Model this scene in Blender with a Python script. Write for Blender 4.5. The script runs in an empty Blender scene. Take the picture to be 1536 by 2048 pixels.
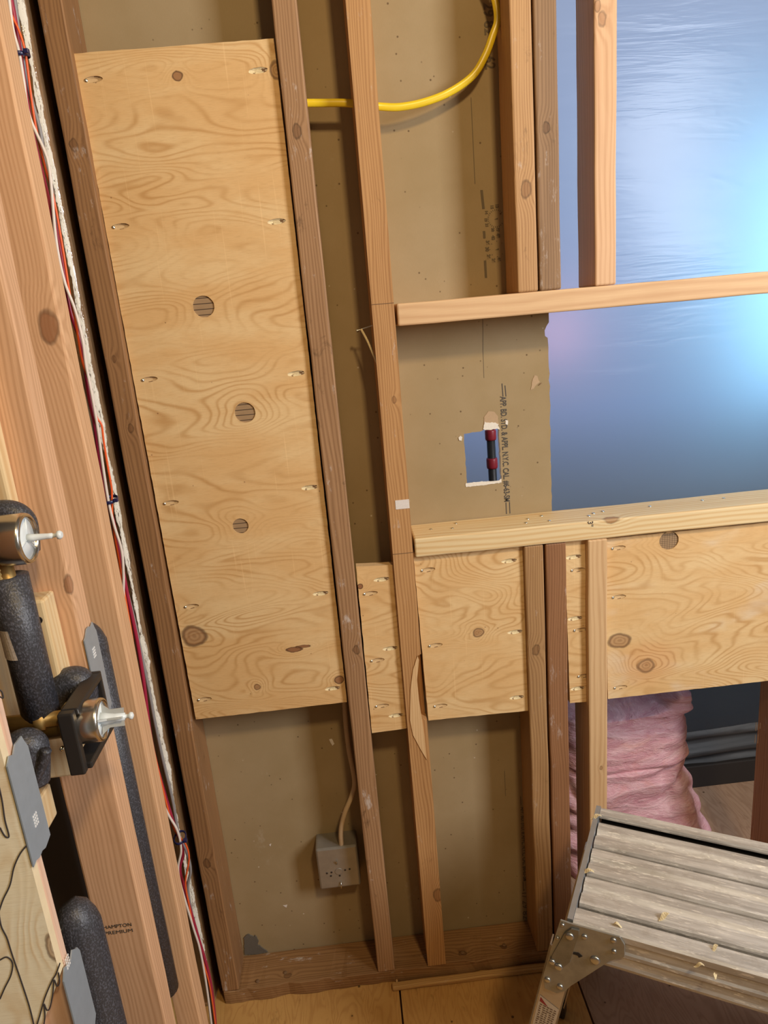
import bpy, bmesh, math, random
from mathutils import Vector, Matrix, noise

S = bpy.context.scene
COL = S.collection
random.seed(7)

# ------------------------------------------------------------------ camera
CAM = Vector((0.0, -1.25, 1.442))
RX = Vector((0.99422335, 0.09879311, -0.04195053))
RY = Vector((-0.066806, 0.26369794, -0.96228912))
RZ = Vector((-0.08400527, 0.95953286, 0.26877462))
cd = bpy.data.cameras.new('camera'); cam = bpy.data.objects.new('camera', cd); COL.objects.link(cam)
cam.matrix_world = Matrix.Translation(CAM) @ Matrix((RX, RY, RZ)).to_4x4()
cd.sensor_fit = 'VERTICAL'; cd.sensor_height = 36.0; cd.lens = 1420.0 / 2048.0 * 36.0
cd.clip_start = 0.02
S.camera = cam

# ------------------------------------------------------------------ light
S.view_settings.view_transform = 'Standard'; S.view_settings.look = 'None'
S.view_settings.gamma = 1.0; S.view_settings.use_curve_mapping = False
S.view_settings.exposure = 0.0
w = bpy.data.worlds.new('room_air'); S.world = w; w.use_nodes = True
w.node_tree.nodes['Background'].inputs[0].default_value = (1.0, 0.84, 0.62, 1)
w.node_tree.nodes['Background'].inputs[1].default_value = 0.115

def area(name, loc, target, size, power, color, sy=None, shape='RECTANGLE'):
    l = bpy.data.lights.new(name, 'AREA'); l.energy = power; l.color = color
    l.shape = shape; l.size = size; l.size_y = sy or size
    o = bpy.data.objects.new(name, l); COL.objects.link(o)
    o.location = loc
    o.rotation_euler = (Vector(target) - Vector(loc)).to_track_quat('-Z', 'Y').to_euler()
    return o
area('ceiling_lamp', (0.55, -1.75, 2.75), (0.1, 0, 1.2), 0.20, 22, (1.0, 0.72, 0.37))
area('window_daylight', (1.75, -1.45, 1.95), (0.2, 0, 1.25), 0.5, 44, (0.95, 0.96, 1.0), 1.1)
# unseen lamps added behind the milky sheeting to shape its daylight glow
area('rear_top_fill', (0.95, 2.15, 2.5), (0.85, 0.56, 2.1), 1.6, 11, (0.88, 0.90, 1.0), 0.5)
area('rear_blue_fill', (0.9, 1.9, 1.6), (0.9, 0.6, 1.2), 1.6, 8, (0.12, 0.34, 1.0), 1.2)
area('rear_cyan_spot_upper', (1.18, 0.78, 1.60), (1.10, 0.56, 1.60), 0.10, 0.75, (0.30, 0.78, 1.0), 0.35)  # small cyan lamps added close behind the sheeting for its bright spots
area('rear_cyan_spot_lower', (1.17, 0.76, 1.30), (1.10, 0.56, 1.30), 0.10, 0.55, (0.30, 0.75, 1.0), 0.25)
area('rear_pink_spot', (0.55, 0.70, 1.36), (0.55, 0.56, 1.36), 0.07, 0.07, (1.0, 0.35, 0.40))  # small lamp added to put a pink spot on the sheeting

# ------------------------------------------------------------------ where a sight line meets a plane of the room
def sight(x, y):
    p = Vector((x - 768.0, 1024.0 - y, -1420.0))
    return Vector((RX.dot(p), RY.dot(p), RZ.dot(p)))
def onY(x, y, Y=0.0): r = sight(x, y); return CAM + r * ((Y - CAM.y) / r.y)
def onX(x, y, X): r = sight(x, y); return CAM + r * ((X - CAM.x) / r.x)
def onZ(x, y, Z=0.0): r = sight(x, y); return CAM + r * ((Z - CAM.z) / r.z)
def onP(x, y, p, n): r = sight(x, y); return CAM + r * ((p - CAM).dot(n) / r.dot(n))

# ------------------------------------------------------------------ materials
class T:
    def __init__(s, name):
        s.m = bpy.data.materials.new(name); s.m.use_nodes = True
        s.t = s.m.node_tree; s.b = s.t.nodes['Principled BSDF']
        s.P = s.n('ShaderNodeTexCoord').outputs['Object']
        s.rnd = s.n('ShaderNodeObjectInfo').outputs['Random']
    def n(s, k): return s.t.nodes.new(k)
    def l(s, a, b):
        if isinstance(a, bpy.types.NodeSocket): s.t.links.new(a, b)
        else: b.default_value = a
    def f(s, op, a, b=0.0, c=None, clamp=False):
        q = s.n('ShaderNodeMath'); q.operation = op; q.use_clamp = clamp
        s.l(a, q.inputs[0]); s.l(b, q.inputs[1])
        if c is not None: s.l(c, q.inputs[2])
        return q.outputs[0]
    def v(s, op, a, b=(0, 0, 0)):
        q = s.n('ShaderNodeVectorMath'); q.operation = op
        s.l(a, q.inputs[0])
        if op == 'SCALE': s.l(b, q.inputs['Scale'])
        else: s.l(b, q.inputs[1])
        return q.outputs['Value'] if op in ('LENGTH', 'DOT_PRODUCT', 'DISTANCE') else q.outputs[0]
    def noise(s, vec, scale=1.0, detail=2.0, rough=0.5, dist=0.0):
        q = s.n('ShaderNodeTexNoise'); s.l(vec, q.inputs['Vector']); q.inputs['Scale'].default_value = scale
        q.inputs['Detail'].default_value = detail; q.inputs['Roughness'].default_value = rough
        q.inputs['Distortion'].default_value = dist
        return q.outputs['Fac']
    def vor(s, vec, scale):
        q = s.n('ShaderNodeTexVoronoi'); s.l(vec, q.inputs['Vector']); q.inputs['Scale'].default_value = scale
        return q
    def sm(s, x, lo, hi):
        q = s.n('ShaderNodeMapRange'); q.interpolation_type = 'SMOOTHSTEP'
        s.l(x, q.inputs[0]); q.inputs[1].default_value = lo; q.inputs[2].default_value = hi
        return q.outputs[0]
    def mix(s, fac, a, b):
        q = s.n('ShaderNodeMix'); q.data_type = 'RGBA'
        s.l(fac, q.inputs[0])
        for k, c in ((6, a), (7, b)):
            s.l(c if isinstance(c, bpy.types.NodeSocket) else (c[0], c[1], c[2], 1), q.inputs[k])
        return q.outputs[2]
    def xyz(s, vec):
        q = s.n('ShaderNodeSeparateXYZ'); s.l(vec, q.inputs[0]); return q.outputs
    def bump(s, h, strength=0.3, dist=0.001):
        q = s.n('ShaderNodeBump'); s.l(h, q.inputs['Height'])
        q.inputs['Strength'].default_value = strength; q.inputs['Distance'].default_value = dist
        s.l(q.outputs[0], s.b.inputs['Normal'])
    def out(s, col=None, rough=0.6, metal=0.0, **kw):
        if col is not None:
            s.l(col if isinstance(col, bpy.types.NodeSocket) else (*col, 1), s.b.inputs['Base Color'])
        s.l(rough, s.b.inputs['Roughness']); s.b.inputs['Metallic'].default_value = metal
        for k, val in kw.items(): s.l(val, s.b.inputs[k.replace('_', ' ')])
        return s.m

def plain(name, col, rough=0.6, metal=0.0, var=0.12, scale=60, bump=0.15, **kw):
    t = T(name)
    nz = t.noise(t.P, scale, 4, 0.6)
    c = t.mix(nz, tuple(x * (1 - var) for x in col), tuple(min(1, x * (1 + var)) for x in col))
    if bump: t.bump(nz, bump, 0.0008)
    return t.out(c, rough, metal, **kw)

def wood(name, light, dark, axis='Z', knots=(), ring=0.0055, contrast=0.55, dirt=0.0, rough=0.6, spec=0.35, seed=0.0, kstr=1.0):
    """sawn lumber, grain along axis; knots = (x, y, z, r) in the piece's own coordinates"""
    t = T(name)
    off = t.f('ADD', t.f('MULTIPLY', t.rnd, 31.0), seed)
    cmb = t.n('ShaderNodeCombineXYZ')
    for i in range(3): t.l(off, cmb.inputs[i])
    Q = t.v('ADD', t.P, cmb.outputs[0])
    st = {'X': (0.05, 1, 1), 'Y': (1, 0.05, 1), 'Z': (1, 1, 0.05)}[axis]
    A = t.v('MULTIPLY', Q, st)
    warp = t.noise(A, 22, 2, 0.5)
    warp2 = t.noise(t.v('MULTIPLY', Q, tuple(0.35 if s_ < 1 else 1 for s_ in st)), 7, 2)
    lin = t.v('DOT_PRODUCT', A, {'X': (0, 0.8, 1), 'Y': (1, 0, 0.8), 'Z': (1, 0.8, 0)}[axis])
    h = t.f('ADD', t.f('ADD', lin, t.f('MULTIPLY', warp, 0.030)), t.f('MULTIPLY', warp2, 0.035))
    kmask = None; kedge = None
    for (kx, ky, kz, r) in knots:
        wob_ = t.n('ShaderNodeTexNoise'); t.l(t.P, wob_.inputs['Vector']); wob_.inputs['Scale'].default_value = 0.45 / r; wob_.inputs['Detail'].default_value = 3
        dv = t.v('SUBTRACT', t.P, (kx, ky, kz))
        dv = t.v('ADD', dv, t.v('SCALE', t.v('SUBTRACT', wob_.outputs['Color'], (0.5, 0.5, 0.5)), r * 1.3))
        stretch = {'X': (0.62, 1, 1), 'Y': (1, 0.62, 1), 'Z': (1, 1, 0.62)}[axis]
        d = t.v('LENGTH', t.v('MULTIPLY', dv, stretch))
        g = t.f('POWER', 2.718, t.f('MULTIPLY', t.f('POWER', t.f('DIVIDE', d, r * 2.1), 2.0), -1.0))
        h = t.f('ADD', h, t.f('MULTIPLY', g, r * 1.6))
        km = t.sm(d, r * 1.05, r * 0.8)
        ke = t.f('MULTIPLY', t.sm(d, r * 0.7, r * 0.95), t.sm(d, r * 1.2, r * 0.98))
        kmask = km if kmask is None else t.f('MAXIMUM', kmask, km)
        kedge = ke if kedge is None else t.f('MAXIMUM', kedge, ke)
    rg = t.f('MULTIPLY_ADD', t.f('SINE', t.f('MULTIPLY', h, 6.283 / ring)), 0.5, 0.5)
    rg = t.f('POWER', rg, 1.6)
    fine = t.noise(t.v('MULTIPLY', Q, tuple(0.03 if s_ < 1 else 1 for s_ in st)), 420, 3, 0.6)
    mot = t.noise(A, 30, 3, 0.6)
    fac = t.f('ADD', t.f('MULTIPLY', rg, contrast), t.f('MULTIPLY', t.f('SUBTRACT', fine, 0.5), 0.7))
    fac = t.f('ADD', fac, t.f('MULTIPLY', t.f('SUBTRACT', mot, 0.45), 1.1), clamp=True)
    c = t.mix(fac, light, dark)
    if kmask is not None:
        c = t.mix(t.f('MULTIPLY', kmask, t.f('MULTIPLY_ADD', mot, 0.7 * kstr, 0.10 * kstr, clamp=True)), c, (dark[0] * 0.55, dark[1] * 0.42, dark[2] * 0.35))
        c = t.mix(t.f('MULTIPLY', kedge, t.f('MULTIPLY', mot, 0.9)), c, tuple(x * 0.15 for x in dark))
    if dirt:
        dn = t.noise(t.v('MULTIPLY', Q, tuple(0.35 if s_ < 1 else 1 for s_ in st)), 40, 5, 0.75)
        c = t.mix(t.f('MULTIPLY', t.sm(dn, 0.60, 0.72), dirt), c, (0.62, 0.55, 0.50))
        dk = t.noise(t.v('MULTIPLY', Q, tuple(0.5 if s_ < 1 else 1 for s_ in st)), 24, 5, 0.75, 0.6)
        c = t.mix(t.f('MULTIPLY', t.sm(dk, 0.60, 0.75), min(1, dirt * 0.9)), c, tuple(x * 0.3 for x in dark))
    t.bump(fine, 0.25, 0.0006)
    t.b.inputs['Specular IOR Level'].default_value = spec
    return t.out(c, rough)

def plywood(name, light, line, pale, knots=(), swirl=26.0, rough=0.62, sx=1.6, sz=6.5, grey=None, seed=0.0):
    """rotary cut veneer, arches running sideways; knots = (x, z, rx, rz, depth)"""
    t = T(name)
    c3 = t.n('ShaderNodeCombineXYZ')
    for i in range(3): t.l(seed + i * 1.7, c3.inputs[i])
    Q = t.v('ADD', t.P, c3.outputs[0])
    o = t.xyz(t.P)
    A = t.v('MULTIPLY', Q, (sx, 1, sz))
    n1 = t.noise(A, 1.5, 1.5, 0.42, 0.55)
    n2 = t.noise(t.v('MULTIPLY', Q, (5, 5, 16)), 1.6, 2, 0.5)
    h = t.f('ADD', t.f('ADD', t.f('MULTIPLY', n1, 1.0), t.f('MULTIPLY', n2, 0.055)), t.f('MULTIPLY', o[2], 0.55))
    km = None; tint = None; core = []
    for (kx, kz, rx, rz, dk) in knots:
        wb = t.n('ShaderNodeTexNoise'); t.l(t.P, wb.inputs['Vector']); wb.inputs['Scale'].default_value = 0.5 / min(rx, rz); wb.inputs['Detail'].default_value = 3
        d = t.v('MULTIPLY', t.v('SUBTRACT', t.v('MULTIPLY', t.P, (1, 0, 1)), (kx, 0, kz)), (1 / rx, 0, 1 / rz))
        d = t.v('LENGTH', t.v('ADD', d, t.v('SCALE', t.v('SUBTRACT', wb.outputs['Color'], (0.5, 0.5, 0.5)), 0.7 if dk else 0.0)))
        g = t.f('POWER', 2.718, t.f('MULTIPLY', t.f('POWER', t.f('DIVIDE', d, 2.6), 2.0), -1.0))
        h = t.f('ADD', h, t.f('MULTIPLY', g, 0.16))
        if dk < 0:
            tm = t.f('MULTIPLY', t.sm(d, 1.15, 0.45), -dk); tint = tm if tint is None else t.f('MAXIMUM', tint, tm)
        if dk > 0:
            if dk < 0.7: core.append((d, dk))
            mk = t.f('MULTIPLY', t.sm(d, 1.12, 0.85), dk)
            ed = t.f('MULTIPLY', t.f('MULTIPLY', t.sm(d, 0.7, 0.95), t.sm(d, 1.2, 1.0)), 0.4 + 0.6 * dk)
            km = (mk, ed) if km is None else (t.f('MAXIMUM', km[0], mk), t.f('MAXIMUM', km[1], ed))
    sn = t.f('MULTIPLY_ADD', t.f('SINE', t.f('MULTIPLY', h, swirl * 6.283 / 1.0)), 0.5, 0.5)
    ln = t.f('POWER', sn, 3.5)
    stren = t.sm(t.noise(t.v('MULTIPLY', Q, (4, 4, 11)), 1.0, 3, 0.6), 0.36, 0.68)
    c = t.mix(t.sm(t.noise(t.v('MULTIPLY', Q, (3, 3, 9)), 1.7, 4, 0.6), 0.35, 0.7), light, pale)
    if grey is not None:
        c = t.mix(t.f('MULTIPLY', t.sm(t.noise(t.v('MULTIPLY', Q, (5, 5, 9)), 1.2, 3, 0.6), 0.52, 0.7), 0.5), c, grey)
    c = t.mix(t.f('MULTIPLY', ln, t.f('MULTIPLY_ADD', stren, 0.60, 0.08)), c, line)
    fine = t.noise(t.v('MULTIPLY', Q, (60, 60, 900)), 1.0, 2, 0.6)
    c = t.mix(t.f('MULTIPLY', t.sm(fine, 0.45, 0.75), 0.22), c, tuple(x * 0.75 for x in line))
    chk = t.noise(t.v('MULTIPLY', Q, (260, 1, 5)), 1.0, 1.5, 0.5)
    c = t.mix(t.f('MULTIPLY', t.sm(chk, 0.66, 0.78), 0.28), c, tuple(min(1, x * 1.2) for x in pale))
    sp = t.vor(t.v('MULTIPLY', Q, (1, 1, 1)), 26).outputs['Distance']
    c = t.mix(t.f('MULTIPLY', t.sm(sp, 0.045, 0.02), 0.6), c, (0.14, 0.05, 0.02))
    if tint is not None: c = t.mix(tint, c, t.mix(ln, (0.74, 0.43, 0.19), (0.55, 0.27, 0.10)))
    if km is not None:
        c = t.mix(km[0], c, (0.26, 0.105, 0.045))
        for d, dk in core:
            rr_ = t.f('MULTIPLY', t.f('MULTIPLY_ADD', t.f('SINE', t.f('MULTIPLY', d, 17.0)), 0.5, 0.5), t.sm(d, 1.1, 0.9))
            c = t.mix(t.f('MULTIPLY', rr_, 0.35), c, (0.20, 0.08, 0.03))
        c = t.mix(t.f('MULTIPLY', km[1], 0.8), c, (0.06, 0.025, 0.012))
    t.bump(t.f('ADD', fine, t.f('MULTIPLY', sn, 0.6)), 0.22, 0.0006)
    t.b.inputs['Specular IOR Level'].default_value = 0.3
    return t.out(c, rough)

def paper_board(name):
    t = T(name)
    o = t.xyz(t.P)
    n1 = t.noise(t.P, 5, 4, 0.6)
    c = t.mix(t.sm(n1, 0.3, 0.7), (0.35, 0.26, 0.138), (0.40, 0.305, 0.178))
    fib = t.noise(t.v('MULTIPLY', t.P, (1, 1, 0.2)), 900, 2, 0.6)
    c = t.mix(t.f('MULTIPLY', fib, 0.25), c, (0.26, 0.18, 0.085))
    s1 = t.vor(t.P, 42).outputs['Distance']
    c = t.mix(t.f('MULTIPLY', t.sm(s1, 0.10, 0.04), 0.8), c, (0.10, 0.06, 0.03))
    s2 = t.vor(t.v('ADD', t.P, (3.3, 1, 2)), 21).outputs['Distance']
    c = t.mix(t.f('MULTIPLY', t.sm(s2, 0.05, 0.02), 0.7), c, (0.7, 0.62, 0.5))
    pl = t.noise(t.v('MULTIPLY', t.P, (1, 1, 0.55)), 9, 5, 0.8)
    c = t.mix(t.f('MULTIPLY', t.sm(pl, 0.62, 0.75), 0.22), c, (0.66, 0.60, 0.52))
    t.bump(fib, 0.15, 0.0004)
    return t.out(c, 0.8, Specular_IOR_Level=0.2)

def floorboard(name, a, b, dk):
    t = T(name)
    Q = t.v('MULTIPLY', t.P, (7, 1.3, 1))
    n1 = t.noise(Q, 2.0, 3, 0.55, 0.8)
    sn = t.f('POWER', t.f('MULTIPLY_ADD', t.f('SINE', t.f('MULTIPLY', n1, 95)), 0.5, 0.5), 2.5)
    c = t.mix(t.noise(t.P, 6, 5, 0.7), a, b)
    c = t.mix(t.f('MULTIPLY', sn, 0.35), c, dk)
    s1 = t.vor(t.P, 19).outputs['Distance']
    c = t.mix(t.f('MULTIPLY', t.sm(s1, 0.075, 0.04), 0.85), c, (0.05, 0.025, 0.01))
    st = t.noise(t.v('MULTIPLY', t.P, (3, 1, 1)), 14, 6, 0.8)
    c = t.mix(t.f('MULTIPLY', t.sm(st, 0.57, 0.72), 0.5), c, tuple(x * 0.4 for x in dk))
    t.bump(sn, 0.2, 0.0008)
    return t.out(c, 0.7, Specular_IOR_Level=0.25)

OLD_L, OLD_D = (0.42, 0.245, 0.125), (0.225, 0.115, 0.05)
TAN_L, TAN_D = (0.52, 0.32, 0.155), (0.30, 0.155, 0.06)
NEW_L, NEW_D = (0.72, 0.46, 0.28), (0.52, 0.27, 0.135)
PINE_L, PINE_D = (0.80, 0.63, 0.36), (0.66, 0.43, 0.19)
M = {}
M['gypsum'] = plain('gypsum_core', (0.78, 0.74, 0.66), 0.9, scale=220, bump=0.5)
M['paper'] = paper_board('grey_brown_board_paper')
M['ply_edge'] = plain('veneer_edge', (0.62, 0.43, 0.22), 0.8, scale=300)
M['raw'] = plain('raw_torn_wood', (0.88, 0.66, 0.40), 0.8, var=0.35, scale=500, bump=0.8)
M['rim'] = plain('dark_brown', (0.20, 0.11, 0.05), 0.8, scale=300)  # dark brown for pocket edges, nails, marks and the slab under the floor
M['steel'] = plain('zinc_plated_steel', (0.55, 0.56, 0.55), 0.35, 1.0, scale=90, bump=0.1)
M['screw'] = plain('screw_head_metal', (0.78, 0.76, 0.66), 0.25, 1.0, bump=0)
M['ink'] = plain('dark_stamp_ink', (0.075, 0.065, 0.055), 0.8, bump=0)
M['ink_soft'] = plain('faded_stamp_ink', (0.15, 0.115, 0.07), 0.8, bump=0)
M['pencil'] = plain('pencil_line', (0.06, 0.05, 0.05), 0.7, bump=0)
M['black'] = plain('flat_black', (0.018, 0.014, 0.012), 0.75, scale=12)
M['blackp'] = plain('black_plastic', (0.022, 0.020, 0.019), 0.42, scale=80, bump=0.2)
M['red'] = plain('red_band', (0.30, 0.02, 0.03), 0.4)
M['white'] = plain('white_print', (0.85, 0.86, 0.86), 0.5, bump=0)
M['plaster'] = plain('white_plaster_smear', (0.75, 0.70, 0.66), 0.9, scale=300)

def foam_mat():
    t = T('charcoal_pipe_foam')
    v_ = t.noise(t.v('MULTIPLY', t.P, (1, 1, 0.7)), 560, 2, 0.5)
    c = t.mix(t.sm(v_, 0.45, 0.7), (0.040, 0.041, 0.048), (0.095, 0.10, 0.125))
    t.bump(v_, 0.6, 0.0010)
    return t.out(c, 0.42)
M['foam'] = foam_mat()
def brass_mat():
    t = T('weathered_brass')
    n1 = t.noise(t.P, 60, 4, 0.6)
    c = t.mix(n1, (0.30, 0.19, 0.06), (0.52, 0.35, 0.13))
    return t.out(c, t.f('MULTIPLY_ADD', n1, 0.3, 0.32), 0.75)
M['brass'] = brass_mat()
M['chrome'] = plain('smoky_chrome', (0.66, 0.62, 0.56), 0.24, 1.0, var=0.05, bump=0)
M['dial'] = plain('white_plastic_stem', (0.72, 0.78, 0.80), 0.35, scale=40, bump=0)
M['galv'] = plain('galvanised_plate', (0.36, 0.42, 0.48), 0.45, 0.35, var=0.12, scale=70, bump=0.1)

# ------------------------------------------------------------------ mesh helpers
def link(name, me, mat=None, parent=None, loc=(0, 0, 0), smooth=False):
    o = bpy.data.objects.new(name, me); COL.objects.link(o)
    if mat is not None:
        for m_ in (mat if isinstance(mat, (list, tuple)) else [mat]): me.materials.append(m_)
    if smooth:
        for p in me.polygons: p.use_smooth = True
    o.location = loc
    if parent is not None:
        o.parent = parent
    return o
def from_bm(name, bm, mat=None, parent=None, loc=(0, 0, 0), smooth=False):
    me = bpy.data.meshes.new(name); bmesh.ops.recalc_face_normals(bm, faces=bm.faces[:])
    bm.to_mesh(me); bm.free()
    return link(name, me, mat, parent, loc, smooth)
def thing(name, label, cat, loc=(0, 0, 0), group=None):
    o = bpy.data.objects.new(name, None); COL.objects.link(o); o.location = loc
    o.empty_display_size = 0.05
    return tag(o, label, cat, group)
def tag(o, label, cat, group=None):
    o['label'] = label; o['category'] = cat
    if group: o['group'] = group
    return o
def struct(o): o['kind'] = 'structure'; return o
def add_box(bm, a, b, bev=0.0):
    r = bmesh.ops.create_cube(bm, size=1.0)
    vs = r['verts']
    for v_ in vs:
        v_.co = Vector([(a[i] + b[i]) / 2 + v_.co[i] * (b[i] - a[i]) for i in range(3)])
    if bev:
        es = list({e for v_ in vs for e in v_.link_edges})
        bmesh.ops.bevel(bm, geom=es, offset=bev, segments=2, affect='EDGES', profile=0.5)
    return vs
def box(name, a, b, mat, parent=None, bev=0.0015, loc=None):
    """a, b in world metres (or parent's own frame); origin at the piece's lower middle"""
    o0 = Vector(((a[0] + b[0]) / 2, (a[1] + b[1]) / 2, min(a[2], b[2]))) if loc is None else Vector(loc)
    bm = bmesh.new(); add_box(bm, Vector(a) - o0, Vector(b) - o0, bev)
    return from_bm(name, bm, mat, parent, o0)
def lumber(name, a, b, mat, label=None, cat='stud', parent=None, bev=0.003, wob=0.0012, group=None):
    """one sawn board, edges eased and faces very slightly uneven"""
    o0 = Vector(((a[0] + b[0]) / 2, (a[1] + b[1]) / 2, min(a[2], b[2])))
    A = Vector(a) - o0; B = Vector(b) - o0
    dims = [abs(B[i] - A[i]) for i in range(3)]; ax = dims.index(max(dims))
    bm = bmesh.new(); add_box(bm, A, B, bev)
    n_ = max(4, int(dims[ax] / 0.06))
    for k in range(1, n_):
        p = Vector((0, 0, 0)); p[ax] = A[ax] + (B[ax] - A[ax]) * k / n_
        nn = Vector((0, 0, 0)); nn[ax] = 1
        bmesh.ops.bisect_plane(bm, geom=bm.verts[:] + bm.edges[:] + bm.faces[:], plane_co=p, plane_no=nn)
    for v_ in bm.verts:
        q = (v_.co + o0) * 9
        d = Vector((noise.noise(q), noise.noise(q + Vector((9, 1, 3))), noise.noise(q + Vector((2, 8, 5))))) * wob
        d[ax] = 0; v_.co += d
    o = from_bm(name, bm, mat, parent, o0)
    if label: tag(o, label, cat, group)
    return o
def smooth_path(pts, n_=8):
    pts = [Vector(p) for p in pts]; out = []
    for i in range(len(pts) - 1):
        p0 = pts[max(0, i - 1)]; p1 = pts[i]; p2 = pts[i + 1]; p3 = pts[min(len(pts) - 1, i + 2)]
        for k in range(n_):
            t = k / n_
            out.append(0.5 * ((2 * p1) + (p2 - p0) * t + (2 * p0 - 5 * p1 + 4 * p2 - p3) * t * t + (3 * p1 - p0 - 3 * p2 + p3) * t ** 3))
    out.append(pts[-1]); return out
def sweep(bm, pts, r, seg=10, flat=1.0, up=None, cap=True, radii=None):
    rings = []; prev = None
    for i, p in enumerate(pts):
        d = (pts[min(i + 1, len(pts) - 1)] - pts[max(i - 1, 0)]).normalized()
        if prev is None:
            u = Vector(up) if up else (Vector((0, 1, 0)) if abs(d.y) < 0.9 else Vector((1, 0, 0)))
        else: u = prev
        u = (u - d * u.dot(d)).normalized(); prev = u; v_ = d.cross(u)
        rr = radii[i] if radii else r
        rings.append([bm.verts.new(p + u * (rr * flat * math.cos(a)) + v_ * (rr * math.sin(a)))
                      for a in [2 * math.pi * k / seg for k in range(seg)]])
    for A, B in zip(rings, rings[1:]):
        for k in range(seg): bm.faces.new((A[k], A[(k + 1) % seg], B[(k + 1) % seg], B[k]))
    if cap: bm.faces.new(rings[0]); bm.faces.new(rings[-1][::-1])
def tube(name, pts, r, mat, parent=None, seg=10, flat=1.0, up=None, n_=8, straight=False, radii=None):
    pts = [Vector(p) for p in pts]
    P = pts if straight else smooth_path(pts, n_)
    o0 = min(P, key=lambda p: p.z).copy()
    if parent is not None: o0 = Vector((0, 0, 0))
    bm = bmesh.new(); sweep(bm, [p - o0 for p in P], r, seg, flat, up, radii=radii)
    return from_bm(name, bm, mat, parent, o0, True)
def lathe(bm, prof, origin, axis, seg=32):
    """prof = (radius, distance along axis)"""
    axis = Vector(axis).normalized(); u = axis.orthogonal().normalized(); v_ = axis.cross(u)
    rings = []
    for r, h in prof:
        c = Vector(origin) + axis * h
        rings.append([bm.verts.new(c + (u * math.cos(2 * math.pi * k / seg) + v_ * math.sin(2 * math.pi * k / seg)) * max(r, 1e-5)) for k in range(seg)])
    for A, B in zip(rings, rings[1:]):
        for k in range(seg): bm.faces.new((A[k], A[(k + 1) % seg], B[(k + 1) % seg], B[k]))
    bm.faces.new(rings[0][::-1]); bm.faces.new(rings[-1])
def turned(name, prof, origin, axis, mat, parent=None, seg=32, smooth=True):
    bm = bmesh.new(); lathe(bm, prof, origin, axis, seg)
    o = from_bm(name, bm, mat, parent)
    if smooth:
        for p in o.data.polygons: p.use_smooth = len(p.vertices) == 4
    return o
def curve_mesh(cu):
    o = bpy.data.objects.new('shape', cu); COL.objects.link(o)
    dg = bpy.context.evaluated_depsgraph_get(); dg.update()
    me = bpy.data.meshes.new_from_object(o.evaluated_get(dg), depsgraph=dg)
    bpy.data.objects.remove(o); bpy.data.curves.remove(cu)
    me.materials.clear(); return me
def plate(name, outer, holes, y0, th, mats, parent=None, frame=None):
    """flat sheet in the XZ plane, front at y0, th thick; outlines as (x, z) in metres"""
    cu = bpy.data.curves.new('outline', 'CURVE'); cu.dimensions = '2D'; cu.fill_mode = 'BOTH'; cu.extrude = th / 2
    ox = sum(p[0] for p in outer) / len(outer); oz = min(p[1] for p in outer)
    for poly in [outer] + list(holes):
        sp = cu.splines.new('POLY'); sp.points.add(len(poly) - 1); sp.use_cyclic_u = True
        for q, p in zip(sp.points, poly): q.co = (p[0] - ox, p[1] - oz, 0, 1)
    me = curve_mesh(cu)
    if frame is None:
        me.transform(Matrix(((1, 0, 0, 0), (0, 0, -1, th / 2), (0, 1, 0, 0), (0, 0, 0, 1))))
        o = link(name, me, mats, parent, (ox, y0, oz))
        if isinstance(mats, (list, tuple)) and len(mats) > 1:
            for f in me.polygons: f.material_index = 0 if abs(f.normal.y) > 0.7 else 1
    else:   # frame = (origin, x axis, y axis): outline drawn in that frame
        org, ux, uy = frame; uz = ux.cross(uy)
        R = Matrix((ux, uy, uz)).transposed().to_4x4()
        me.transform(Matrix.Translation(org + ux * ox + uy * oz) @ R)
        o = link(name, me, mats, parent)
    for p in me.polygons: p.use_smooth = False
    return o
def writing(name, text, height, org, ux, uy, mat, parent, squeeze=1.0, align='LEFT', th=0.0002, bold=0.0):
    cu = bpy.data.curves.new('letters', 'FONT'); cu.body = text; cu.size = height * 1.42; cu.extrude = th
    cu.align_x = align; cu.offset = bold
    me = curve_mesh(cu)
    ux = Vector(ux).normalized(); uy = Vector(uy).normalized(); uz = ux.cross(uy)
    Rm = Matrix((ux * squeeze, uy, uz)).transposed().to_4x4()
    base = parent.matrix_world.translation if parent is not None and parent.parent is None else Vector((0, 0, 0))
    base = parent.location if parent is not None else Vector((0, 0, 0))
    me.transform(Matrix.Translation(Vector(org) - base) @ Rm)
    return link(name, me, mat, parent)
def bars(name, rects, org, ux, uy, mat, parent, th=0.0003):
    """small printed strokes: rects = (x0, y0, x1, y1) in the frame"""
    bm = bmesh.new(); ux = Vector(ux).normalized(); uy = Vector(uy).normalized(); uz = ux.cross(uy)
    base = parent.location if parent is not None else Vector((0, 0, 0))
    for (x0, y0, x1, y1) in rects:
        vs = add_box(bm, (x0, y0, -th), (x1, y1, th))
        for v_ in vs: v_.co = Vector(org) - base + ux * v_.co.x + uy * v_.co.y + uz * v_.co.z
    return from_bm(name, bm, mat, parent)
def ell(cx, cz, rx, rz, n_=20, jag=0.0, tilt=0.0):
    out = []
    for k in range(n_):
        a = 2 * math.pi * k / n_; j = 1 + random.uniform(-jag, jag)
        x, z = rx * j * math.cos(a), rz * j * math.sin(a)
        out.append((cx + x * math.cos(tilt) - z * math.sin(tilt), cz + x * math.sin(tilt) + z * math.cos(tilt)))
    return out
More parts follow.
